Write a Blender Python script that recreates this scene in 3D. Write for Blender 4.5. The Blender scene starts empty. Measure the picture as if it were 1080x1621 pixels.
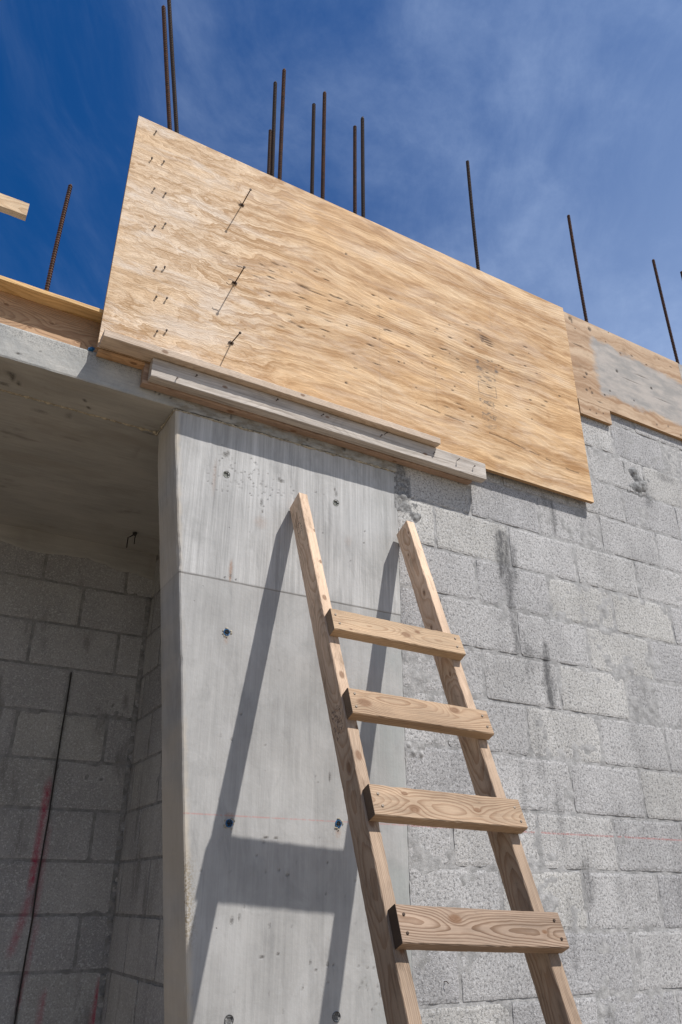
import bpy, bmesh, math, random
import numpy as np
from mathutils import Matrix, Vector

# ---------------------------------------------------------------- scene, camera, sky, sun
scene = bpy.context.scene
COL = scene.collection
cam_data = bpy.data.cameras.new('camera')
cam_data.sensor_fit = 'VERTICAL'
cam_data.sensor_height = 36.0
cam_data.lens = 1230.0 / 1621.0 * 36.0
cam_data.clip_start = 0.05
cam_data.clip_end = 2000
cam = bpy.data.objects.new('camera', cam_data)
COL.objects.link(cam)
right = Vector((0.8703321, -0.4924522, 0.0035718))
down = Vector((0.2226268, 0.3869678, -0.8948147))
fwd = Vector((0.4392713, 0.7795811, 0.4464235))
CAM = Vector((-1.8140672, -2.4028810, -2.3371500))
cm = Matrix((right, -down, -fwd)).transposed().to_4x4()
cm.translation = CAM
cam.matrix_world = cm
scene.camera = cam

scene.view_settings.view_transform = 'Standard'
scene.view_settings.look = 'None'
scene.view_settings.gamma = 1.0
scene.view_settings.exposure = 0.40

SUN = Vector((0.61, -1.0, 1.91)).normalized()        # towards the sun
elev = math.asin(SUN.z)
azim = math.atan2(SUN.x, SUN.y)
sl = bpy.data.lights.new('sun', 'SUN')
sl.energy = 4.2
sl.angle = math.radians(0.53)
sl.color = (1.0, 0.955, 0.89)
sun = bpy.data.objects.new('sun', sl)
COL.objects.link(sun)
sun.rotation_euler = (-SUN).to_track_quat('-Z', 'Y').to_euler()
sun.location = (6, -10, 12)

GROUND_Z = -3.94


# ---------------------------------------------------------------- node shorthand
class S:
    """a socket with arithmetic"""
    def __init__(s, nt, sock): s.nt = nt; s.s = sock
    def _m(s, op, b=None, c=None, rev=False):
        n = s.nt.nodes.new('ShaderNodeMath'); n.operation = op
        a = s
        if rev: a, b = b, s
        for i, v in enumerate((a, b, c)):
            if v is None: continue
            if isinstance(v, S): s.nt.links.new(v.s, n.inputs[i])
            else: n.inputs[i].default_value = float(v)
        return S(s.nt, n.outputs[0])
    def __add__(s, b): return s._m('ADD', b)
    __radd__ = __add__
    def __sub__(s, b): return s._m('SUBTRACT', b)
    def __rsub__(s, b): return s._m('SUBTRACT', b, rev=True)
    def __mul__(s, b): return s._m('MULTIPLY', b)
    __rmul__ = __mul__
    def __truediv__(s, b): return s._m('DIVIDE', b)
    def mn(s, b): return s._m('MINIMUM', b)
    def mx(s, b): return s._m('MAXIMUM', b)
    def abs(s): return s._m('ABSOLUTE')
    def sqrt(s): return s._m('SQRT')
    def sin(s): return s._m('SINE')
    def pow(s, b): return s._m('POWER', b)
    def fract(s): return s._m('FRACT')
    def exp(s): return s._m('EXPONENT')
    def floor(s): return s._m('FLOOR')
    def clamp(s): return s.mx(0.0).mn(1.0)
    def st(s, a, b, lo=0.0, hi=1.0):                   # smoothstep
        n = s.nt.nodes.new('ShaderNodeMapRange'); n.interpolation_type = 'SMOOTHSTEP'
        if a > b: a, b, lo, hi = b, a, hi, lo
        s.nt.links.new(s.s, n.inputs['Value'])
        n.inputs['From Min'].default_value = a; n.inputs['From Max'].default_value = b
        n.inputs['To Min'].default_value = lo; n.inputs['To Max'].default_value = hi
        return S(s.nt, n.outputs['Result'])
    def lin(s, a, b, lo=0.0, hi=1.0):
        n = s.nt.nodes.new('ShaderNodeMapRange')
        s.nt.links.new(s.s, n.inputs['Value'])
        n.inputs['From Min'].default_value = a; n.inputs['From Max'].default_value = b
        n.inputs['To Min'].default_value = lo; n.inputs['To Max'].default_value = hi
        return S(s.nt, n.outputs['Result'])


class M:
    """a material being written"""
    def __init__(m, name, rough=0.9, spec=0.25, world=False):
        m.mat = bpy.data.materials.new(name); m.mat.use_nodes = True
        m.nt = m.mat.node_tree
        m.bsdf = m.nt.nodes['Principled BSDF']
        m.bsdf.inputs['Roughness'].default_value = rough
        m.bsdf.inputs['Specular IOR Level'].default_value = spec
        tc = m.nt.nodes.new('ShaderNodeTexCoord')
        sp = m.nt.nodes.new('ShaderNodeSeparateXYZ')
        m.nt.links.new(tc.outputs['Object'], sp.inputs[0])
        m.x, m.y, m.z = (S(m.nt, sp.outputs[i]) for i in range(3))
        m.bn = None
    def vec(m, x, y, z):
        n = m.nt.nodes.new('ShaderNodeCombineXYZ')
        for i, v in enumerate((x, y, z)):
            if isinstance(v, S): m.nt.links.new(v.s, n.inputs[i])
            else: n.inputs[i].default_value = float(v)
        return S(m.nt, n.outputs[0])
    def noise(m, v, scale=1.0, detail=2.0, rough=0.5, dist=0.0):
        n = m.nt.nodes.new('ShaderNodeTexNoise')
        m.nt.links.new(v.s, n.inputs['Vector'])
        n.inputs['Scale'].default_value = scale; n.inputs['Detail'].default_value = detail
        n.inputs['Roughness'].default_value = rough; n.inputs['Distortion'].default_value = dist
        return S(m.nt, n.outputs[0])
    def voro(m, v, scale=1.0, out='Distance', feature='F1'):
        n = m.nt.nodes.new('ShaderNodeTexVoronoi'); n.feature = feature
        m.nt.links.new(v.s, n.inputs['Vector'])
        n.inputs['Scale'].default_value = scale
        return S(m.nt, n.outputs[out])
    def sep(m, v, i=0):
        n = m.nt.nodes.new('ShaderNodeSeparateXYZ'); m.nt.links.new(v.s, n.inputs[0])
        return S(m.nt, n.outputs[i])
    def attr(m, name):
        n = m.nt.nodes.new('ShaderNodeAttribute'); n.attribute_name = name
        return S(m.nt, n.outputs['Fac'])
    def mix(m, a, b, f):
        n = m.nt.nodes.new('ShaderNodeMix'); n.data_type = 'RGBA'
        for key, v in ((6, a), (7, b)):
            if isinstance(v, S): m.nt.links.new(v.s, n.inputs[key])
            else: n.inputs[key].default_value = (*v, 1.0)
        if isinstance(f, S): m.nt.links.new(f.s, n.inputs[0])
        else: n.inputs[0].default_value = f
        return S(m.nt, n.outputs[2])
    def mul(m, a, f):                                    # colour times a value
        n = m.nt.nodes.new('ShaderNodeVectorMath'); n.operation = 'SCALE'
        m.nt.links.new(a.s, n.inputs[0]); m.nt.links.new(f.s, n.inputs['Scale'])
        return S(m.nt, n.outputs[0])
    def bump(m, h, dist=0.002, strength=1.0):
        n = m.nt.nodes.new('ShaderNodeBump')
        n.inputs['Distance'].default_value = dist; n.inputs['Strength'].default_value = strength
        m.nt.links.new(h.s, n.inputs['Height'])
        if m.bn: m.nt.links.new(m.bn, n.inputs['Normal'])
        m.bn = n.outputs[0]
    def done(m, col, rough=None):
        m.nt.links.new(col.s, m.bsdf.inputs['Base Color'])
        if rough is not None: m.nt.links.new(rough.s, m.bsdf.inputs['Roughness'])
        if m.bn: m.nt.links.new(m.bn, m.bsdf.inputs['Normal'])
        return m.mat


SKY_SAT = 1.38
SKY_TINT = (0.36, 0.86, 1.10, 1)
# ---------------------------------------------------------------- world: sky with thin cirrus
world = bpy.data.worlds.new('World'); scene.world = world
world.use_nodes = True
wt = world.node_tree
bg = wt.nodes['Background']
sky = wt.nodes.new('ShaderNodeTexSky'); sky.sky_type = 'NISHITA'
sky.sun_disc = False
sky.sun_elevation = elev
sky.sun_rotation = azim
sky.altitude = 300; sky.air_density = 1.0; sky.dust_density = 0.6; sky.ozone_density = 3.0
W = M.__new__(M); W.nt = wt; W.bn = None
tc = wt.nodes.new('ShaderNodeTexCoord')
sp = wt.nodes.new('ShaderNodeSeparateXYZ'); wt.links.new(tc.outputs['Generated'], sp.inputs[0])
dx, dy, dz = (S(wt, sp.outputs[i]) for i in range(3))
h = dz.mx(0.08) + 0.12
px, py = dx / h, dy / h
# cirrus: stretched along one bearing and feathered across it
ca, sa = math.cos(0.95), math.sin(0.95)
u = px * ca + py * sa
v = py * ca - px * sa
wv = W.noise(W.vec(u * 1.2, v * 1.2, 0.3), 1.0, 3.0, 0.55)
c1 = W.noise(W.vec(u * 0.9 + wv * 0.8, v * 2.3 + wv * 1.3, 1.7), 1.15, 9.0, 0.62)
c2 = W.noise(W.vec(u * 0.45, v * 0.7, 8.1), 1.3, 3.0, 0.5)
cl = c1.st(0.42, 0.74) * c2.st(0.38, 0.64)
c3 = W.noise(W.vec(u * 3.0 + wv * 1.5, v * 7.0 + wv * 3.0, 5.5), 1.0, 6.0, 0.6)
veil = W.noise(W.vec(px * 0.9, py * 0.9, 4.4), 1.0, 4.0, 0.5).st(0.3, 0.75)
east = (px * 1.0 - py * 0.12).st(-0.40, 0.95)         # the veil thickens towards the east
south_fill = (py * -1.0 + px * 0.2).st(0.0, 1.4)            # white cover added out of view, to neutralise the ambient light
wisp = W.noise(W.vec(u * 1.6 + wv * 1.1, v * 5.5 + wv * 2.2, 2.5), 1.0, 9.0, 0.68).st(0.44, 0.72)
puff = W.noise(W.vec(px * 2.6, py * 2.6, 7.7), 1.0, 8.0, 0.62).st(0.42, 0.70)
cover = (cl * c3.lin(0.3, 0.7, 0.5, 1.4) * (0.07 + east * 0.30) + wisp * c2.st(0.34, 0.62) * (0.030 + east * 0.10) + puff * W.noise(W.vec(px * 9.0, py * 9.0, 1.1), 1.0, 8.0, 0.7).lin(0.3, 0.7, 0.4, 1.5) * (0.02 + east * 0.15)
         + veil * east * 0.04 + east * 0.05 + (px * 1.0 - py * 0.12).st(0.15, 1.0) * 0.27).clamp()
# a polariser-deep blue: the sky's own colour, more saturated
hsv = wt.nodes.new('ShaderNodeHueSaturation')
hsv.inputs['Saturation'].default_value = SKY_SAT; hsv.inputs['Value'].default_value = 1.0
wt.links.new(sky.outputs[0], hsv.inputs['Color'])
tint = wt.nodes.new('ShaderNodeMix'); tint.data_type = 'RGBA'; tint.blend_type = 'MULTIPLY'
tint.inputs[0].default_value = 1.0
wt.links.new(hsv.outputs[0], tint.inputs[6]); tint.inputs[7].default_value = SKY_TINT
out = W.mix(S(wt, tint.outputs[2]), (7.6, 9.4, 12.6), cover)
out = W.mix(out, (8.6, 8.6, 8.5), south_fill * 0.44)      # added whiteness behind the viewer, makes the sky fill less blue
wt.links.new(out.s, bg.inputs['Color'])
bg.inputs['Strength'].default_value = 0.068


# ---------------------------------------------------------------- numeric helpers
def hash3(ix, iy, iz):
    n = (ix * 374761393 + iy * 668265263 + iz * 2147483647 * 3 + 1013904223) & 0xffffffff
    n = ((n ^ (n >> 13)) * 1274126177) & 0xffffffff
    n = ((n ^ (n >> 15)) * 2246822519) & 0xffffffff
    return ((n ^ (n >> 16)) & 0xffffff) / float(0xffffff)


def vn(x, y, seed=0):
    """smooth value noise 0..1 on arrays"""
    x = np.asarray(x, float); y = np.asarray(y, float)
    x, y = np.broadcast_arrays(x, y)
    ix = np.floor(x).astype(np.int64); iy = np.floor(y).astype(np.int64)
    fx = x - ix; fy = y - iy
    fx = fx * fx * (3 - 2 * fx); fy = fy * fy * (3 - 2 * fy)
    s = np.int64(seed)
    a = hash3(ix, iy, s); b = hash3(ix + 1, iy, s); c = hash3(ix, iy + 1, s); d = hash3(ix + 1, iy + 1, s)
    return (a * (1 - fx) + b * fx) * (1 - fy) + (c * (1 - fx) + d * fx) * fy


def fbm(x, y, seed=0, oct=4):
    t = 0; a = 0.5; n = 0
    for i in range(oct):
        t = t + a * vn(np.asarray(x) * 2 ** i, np.asarray(y) * 2 ** i, seed + 17 * i); n += a; a *= 0.5
    return t / n


def tag(o, label=None, cat=None, group=None, kind=None):
    if label: o['label'] = label
    if cat: o['category'] = cat
    if group: o['group'] = group
    if kind: o['kind'] = kind
    return o


def thing(name, loc, label, cat, group=None):
    o = bpy.data.objects.new(name, None); COL.objects.link(o)
    o.empty_display_size = 0.1
    o.location = loc
    return tag(o, label, cat, group)


def world_of(o):
    m = o.matrix_basis.copy()
    while o.parent:
        o = o.parent; m = o.matrix_basis @ m
    return m


def put(name, me, mat, parent=None, M4=None, smooth=False):
    """link a mesh; M4 = where it stands in the world"""
    o = bpy.data.objects.new(name, me); COL.objects.link(o)
    for mm in (mat if isinstance(mat, (list, tuple)) else [mat]): me.materials.append(mm)
    M4 = M4 or Matrix.Identity(4)
    if parent:
        o.parent = parent
        o.matrix_basis = world_of(parent).inverted() @ M4
    else:
        o.matrix_basis = M4
    if smooth:
        for p in me.polygons: p.use_smooth = True
    return o


def mesh_from(name, verts, faces, attrs=None):
    me = bpy.data.meshes.new(name)
    me.from_pydata([tuple(v) for v in verts], [], [tuple(f) for f in faces])
    for k, a in (attrs or {}).items():
        at = me.attributes.new(k, 'FLOAT', 'POINT')
        at.data.foreach_set('value', np.asarray(a, dtype=np.float32).ravel())
    me.update()
    return me


class Acc:
    """vertices and faces of one mesh"""
    def __init__(s): s.v = []; s.f = []; s.a = []
    def add(s, V, F, a=0.0):
        n = len(s.v); s.v.extend(V); s.f.extend([tuple(i + n for i in q) for q in F])
        s.a.extend(a if hasattr(a, '__len__') else [a] * len(V))
    def box(s, a, b, av=0.0):
        (x0, y0, z0), (x1, y1, z1) = a, b
        V = [(x0, y0, z0), (x1, y0, z0), (x1, y1, z0), (x0, y1, z0), (x0, y0, z1), (x1, y0, z1), (x1, y1, z1), (x0, y1, z1)]
        F = [(0, 3, 2, 1), (4, 5, 6, 7), (0, 1, 5, 4), (1, 2, 6, 5), (2, 3, 7, 6), (3, 0, 4, 7)]
        s.add(V, F, av)
    def tube(s, pts, rad, n=8, av=0.0, caps=True):
        pts = [Vector(p) for p in pts]
        if not hasattr(rad, '__len__'): rad = [rad] * len(pts)
        V = []; F = []
        t0 = (pts[1] - pts[0]).normalized()
        up = Vector((0, 0, 1)) if abs(t0.z) < .9 else Vector((1, 0, 0))
        e1 = t0.cross(up).normalized()
        for i, p in enumerate(pts):
            t = (pts[min(i + 1, len(pts) - 1)] - pts[max(i - 1, 0)])
            t = t.normalized() if t.length > 1e-9 else t0
            e1 = (e1 - t * e1.dot(t)).normalized(); e2 = t.cross(e1)
            for k in range(n):
                a = 2 * math.pi * k / n
                V.append(tuple(p + float(rad[i]) * (math.cos(a) * e1 + math.sin(a) * e2)))
        for i in range(len(pts) - 1):
            for k in range(n):
                F.append((i * n + k, i * n + (k + 1) % n, (i + 1) * n + (k + 1) % n, (i + 1) * n + k))
        if caps:
            F.append(tuple(reversed(range(n)))); F.append(tuple(range((len(pts) - 1) * n, len(pts) * n)))
        s.add(V, F, av)
    def lathe(s, c, ax, prof, n=16, av=0.0):
        """prof = (radius, offset along ax)"""
        c = Vector(c); ax = Vector(ax).normalized()
        up = Vector((0, 0, 1)) if abs(ax.z) < .9 else Vector((1, 0, 0))
        e1 = ax.cross(up).normalized(); e2 = ax.cross(e1)
        V = []; F = []
        for r, h in prof:
            for k in range(n):
                a = 2 * math.pi * k / n
                V.append(tuple(c + ax * h + r * (math.cos(a) * e1 + math.sin(a) * e2)))
        for i in range(len(prof) - 1):
            for k in range(n):
                F.append((i * n + k, i * n + (k + 1) % n, (i + 1) * n + (k + 1) % n, (i + 1) * n + k))
        F.append(tuple(range((len(prof) - 1) * n, len(prof) * n)))
        F.append(tuple(reversed(range(n))))
        s.add(V, F, av)
    def mesh(s, name, attr=None):
        return mesh_from(name, s.v, s.f, {attr: s.a} if attr else None)


def frame(o, ex, ey, ez):
    m = Matrix((Vector(ex), Vector(ey), Vector(ez))).transposed().to_4x4(); m.translation = Vector(o); return m


# ---------------------------------------------------------------- materials
def cmu_mat(name, interior=False):
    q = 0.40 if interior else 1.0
    m = M(name, 0.95, 0.15)
    P = m.vec(m.x, m.y, m.z)
    r = m.attr('rnd')
    g1 = m.noise(P, 95.0, 5.0, 0.75)
    g2 = m.noise(P, 260.0, 2.0, 0.6)
    vr = m.voro(P, 150.0)
    pit = (g1.st(0.50, 0.58) * vr.st(0.15, 0.55)).clamp()
    g3 = m.noise(P, 125.0, 4.0, 0.7)
    grain = g2.lin(0.3, 0.7, 0.88, 1.13) * g3.lin(0.34, 0.66, 1 - 0.22 * q, 1 + 0.21 * q)
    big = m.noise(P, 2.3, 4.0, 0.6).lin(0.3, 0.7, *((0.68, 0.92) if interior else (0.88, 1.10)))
    damp = m.noise(m.vec(m.x * 7.0, m.y * 7.0, m.z * 1.6), 1.0, 4.0, 0.6).lin(0.3, 0.7, 0.90, 1.08)
    tone = m.mix((0.455, 0.448, 0.447), (0.48, 0.47, 0.452), r.st(0.55, 1.0))
    tone = m.mix(tone, (0.385, 0.38, 0.385), r.st(0.45, 0.0))
    chip = m.voro(P, 210.0, 'Color')
    white = m.sep(chip, 0).st(0.80, 0.95) * 0.5
    c = m.mul(tone, grain * big * damp)
    c = m.mix(c, (0.62, 0.62, 0.63), white)
    c = m.mix(c, (0.085, 0.085, 0.088), pit * (0.62 * q))
    st = m.attr('stain')
    ragged = (st * m.noise(m.vec(m.x * 60, m.y * 60, m.z * 22), 1.0, 4.0, 0.65).lin(0.25, 0.7, 0.25, 1.5)).clamp()
    c = m.mix(c, (0.085, 0.085, 0.088), ragged * 0.85)
    # the snapped chalk line, a few millimetres of red dust
    if not interior:
        wob = m.noise(m.vec(m.x * 3.0, 0, 0), 1.0, 2.0) * 0.004
        d = ((m.z + 2.104 + wob) / 0.0028)._m('ABSOLUTE')
        ch = d.st(1.6, 0.5) * m.noise(P, 130.0, 3.0, 0.7).st(0.36, 0.56)
        c = m.mix(c, (0.42, 0.10, 0.09), ch * 0.55)
        ch2 = ((m.z + 2.104) / 0.014)._m('ABSOLUTE').st(1.0, 0.2) * m.noise(P, 60.0, 3.0, 0.6).st(0.5, 0.75)
        c = m.mix(c, (0.46, 0.20, 0.18), ch2 * 0.25)
    else:
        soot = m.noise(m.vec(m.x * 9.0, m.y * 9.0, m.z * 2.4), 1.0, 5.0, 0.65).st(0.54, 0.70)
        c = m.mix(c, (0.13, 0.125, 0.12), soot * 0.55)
        pale = m.noise(m.vec(m.x * 34.0, m.y * 34.0, m.z * 4.0 + 3.0), 1.0, 4.0, 0.6).st(0.62, 0.76)
        c = m.mix(c, (0.45, 0.44, 0.43), pale * 0.35)
        rd = m.attr('paint')
        rag = (rd * m.noise(P, 55.0, 4.0, 0.7).lin(0.25, 0.65, 0.3, 1.45)).clamp()
        c = m.mix(c, (0.36, 0.03, 0.075), rag * 0.85)
    m.bump(g1 * -1.0 + g2 * -0.35, 0.0035, 0.85)
    m.bump(m.noise(P, 18.0, 3.0), 0.003, 0.5)
    return m.done(c)


def mortar_mat(name, k=1.0):
    m = M(name, 0.95, 0.15)
    P = m.vec(m.x, m.y, m.z)
    n = m.noise(P, 26.0, 5.0, 0.65); g = m.noise(P, 240.0, 3.0, 0.6)
    c = m.mix((0.275, 0.273, 0.272), (0.425, 0.42, 0.418), n.st(0.35, 0.66))
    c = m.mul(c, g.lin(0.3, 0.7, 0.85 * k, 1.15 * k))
    sn = (m.attr('stain') * m.noise(m.vec(m.x * 60, m.y * 60, m.z * 22), 1.0, 4.0, 0.65).lin(0.25, 0.7, 0.25, 1.5)).clamp()
    c = m.mix(c, (0.075, 0.075, 0.078), sn * 0.8)
    rd = m.attr('paint')
    rag = (rd * m.noise(P, 55.0, 4.0, 0.7).lin(0.25, 0.65, 0.3, 1.45)).clamp()
    c = m.mix(c, (0.36, 0.025, 0.07), rag * 0.9)
    m.bump(m.noise(P, 60.0, 5.0, 0.65), 0.004, 0.8)
    return m.done(c)


def concrete_mat(name, kind='column'):
    m = M(name, 0.78, 0.3)
    P = m.vec(m.x, m.y, m.z)
    mark = m.attr('mark')
    wx = m.noise(m.vec(m.x * 3, m.y * 3, m.z * 0.5), 1.0, 2.0) * 0.02
    if kind == 'column':
        fine = m.noise(m.vec((m.x + wx) * 210, m.y * 210, m.z * 4.5), 1.0, 4.0, 0.6)
        mid = m.noise(m.vec((m.x + wx) * 62, m.y * 62, m.z * 1.8), 1.0, 5.0, 0.7)
        broad = m.noise(m.vec(m.x * 9, m.y * 9, m.z * 0.9), 1.0, 4.0, 0.6)
        cloud = m.noise(P, 4.2, 5.0, 0.6)
        up = m.z.st(-1.345, -1.335)                      # upper lift printed by rough boards
        streak = fine.lin(0.3, 0.7, -1, 1) * (0.05 + up * 0.06) + mid.lin(0.3, 0.7, -1, 1) * (0.07 + up * 0.17) \
            + broad.lin(0.3, 0.7, -1, 1) * 0.14 + cloud.lin(0.3, 0.7, -1, 1) * (0.15 - up * 0.03)
        c = m.mix((0.372, 0.368, 0.362), (0.425, 0.422, 0.418), up * 0.9)
        c = m.mul(c, 1.0 + streak)
        sm = m.noise(m.vec(m.x * 14 + m.z * 2.0, m.y * 14, m.z * 3.0), 1.0, 5.0, 0.65, 0.4)
        c = m.mix(c, (0.235, 0.235, 0.235), sm.st(0.54, 0.70) * 0.45)
        c = m.mix(c, (0.50, 0.50, 0.50), sm.st(0.44, 0.28) * 0.30)
        bl = m.noise(m.vec(m.x * 6.5, m.y * 6.5, m.z * 4.5), 1.0, 6.0, 0.68, 0.7)
        c = m.mix(c, (0.25, 0.25, 0.245), bl.st(0.52, 0.68) * 0.36)
        c = m.mix(c, (0.47, 0.47, 0.47), bl.st(0.46, 0.32) * 0.30)
        # greenish patch towards the block wall, cream edge by the arris
        gr = (m.x.st(-0.42, -0.22) * m.noise(P, 6.0, 3.0).st(0.35, 0.6)) * (1.0 - up * 0.7)
        c = m.mix(c, (0.30, 0.325, 0.315), gr * 0.5)
        ex = m.x + 0.940 + (m.z + 2.612) * 0.1215
        edge = (ex + m.noise(P, 30.0, 3.0) * -0.03).st(0.012, -0.012) * m.noise(m.vec(m.x * 9, m.y, m.z * 3.0), 1.0, 4.0).st(0.30, 0.55)
        c = m.mix(c, (0.55, 0.47, 0.36), edge * 0.55)
        front = m.y.st(0.012, 0.004)
        hon = front * ((m.z + 2.34) / 0.16)._m('ABSOLUTE').st(1, 0.3) * ex.st(0.05, 0.0) * m.noise(P, 150.0, 3.0, 0.7).st(0.47, 0.55)
        c = m.mix(c, (0.22, 0.17, 0.10), hon * 0.8)
        front = m.y.st(0.012, 0.004)
        # pour line
        wob = m.noise(m.vec(m.x * 9, 0, 0), 1.0, 3.0) * 0.007
        dl = ((m.z + 1.3435 + wob - 0.0035) / 0.0020)._m('ABSOLUTE').st(1.4, 0.6)
        lw = m.noise(m.vec(m.x * 6, 3.0, 0), 1.0, 3.0).st(0.32, 0.52)
        c = m.mix(c, (0.14, 0.13, 0.12), dl * (0.12 + lw * 0.42) * (0.35 + front * 0.65))
        chalk = front * ((m.z + 2.106) / 0.0022)._m('ABSOLUTE').st(1.5, 0.4) * m.noise(P, 110.0, 3.0, 0.7).st(0.34, 0.52)
        c = m.mix(c, (0.50, 0.18, 0.16), chalk * 0.42)
        m.bump(fine * (0.35 + up * 0.65), 0.0012, 0.8)
    elif kind == 'soffit':
        fine = m.noise(m.vec(m.x * 6, m.y * 90, m.z * 60), 1.0, 4.0, 0.6)
        cloud = m.noise(m.vec(m.x * 3, m.y * 7, m.z * 7), 1.0, 5.0, 0.62)
        c = m.mul(m.mix((0.33, 0.325, 0.31), (0.40, 0.39, 0.37), cloud.st(0.3, 0.7)), fine.lin(0.3, 0.7, 0.90, 1.08))
        blot = m.noise(m.vec(m.x * 4, m.y * 9, m.z * 4), 1.0, 5.0, 0.6, 0.4).st(0.60, 0.74)
        c = m.mix(c, (0.19, 0.18, 0.165), blot * 0.7)
        b2 = m.noise(m.vec(m.x * 2.2, m.y * 5, 3.0), 1.0, 5.0, 0.6, 0.6).st(0.5, 0.72)
        c = m.mix(c, (0.26, 0.24, 0.21), b2 * 0.5)
        m.bump(m.noise(m.vec(m.x * 5, m.y * 30, m.z * 5), 1.0, 5.0, 0.6), 0.006, 0.7)
        m.bump(fine, 0.001, 0.5)
    else:                                                # slab edge
        fine = m.noise(m.vec(m.x * 8, m.y * 40, m.z * 120), 1.0, 4.0, 0.6)
        cloud = m.noise(P, 9.0, 5.0, 0.62)
        c = m.mul(m.mix((0.30, 0.305, 0.30), (0.42, 0.41, 0.385), cloud.st(0.3, 0.7)), fine.lin(0.3, 0.7, 0.92, 1.08))
        top = (m.z + m.noise(P, 14.0, 3.0) * 0.03).st(-0.63, -0.575)
        sp_ = m.noise(P, 210.0, 3.0, 0.7).st(0.50, 0.60)
        c = m.mix(c, (0.15, 0.15, 0.15), sp_ * (0.12 + top * 0.55))
        rough_band = m.x.st(-1.22, -1.15) * m.noise(m.vec(m.x * 18, 0, m.z * 40), 1.0, 5.0, 0.65).st(0.42, 0.62)
        c = m.mix(c, (0.20, 0.175, 0.14), rough_band * 0.75)
        m.bump(m.noise(P, 50.0, 4.0, 0.6), 0.004, 0.5)
    # scattered bug holes: a random few Voronoi cells
    vd = m.voro(P, 38.0); vc = m.sep(m.voro(P, 38.0, 'Color'), 0)
    clus = m.noise(P, 3.5, 2.0).st(0.48, 0.62)
    bug = (vd + m.noise(P, 300.0, 2.0) * 0.08).st(0.13, 0.08) * vc.st(0.93, 0.95) * (0.15 + clus * 0.85)
    hol = (bug + mark * m.noise(P, 190.0, 3.0, 0.6).lin(0.3, 0.6, 0.5, 1.4)).clamp()
    c = m.mix(c, (0.085, 0.078, 0.07), hol * 0.85)
    m.bump(hol * -1.0, 0.003, 0.7)
    m.bump(m.noise(P, 70.0, 4.0, 0.6), 0.0012, 0.6)
    rst = m.attr('rust')
    c = m.mix(c, (0.30, 0.14, 0.06), (rst * m.noise(P, 120.0, 3.0).lin(0.3, 0.6, 0.4, 1.3)).clamp() * 0.55)
    return m.done(c)


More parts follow.
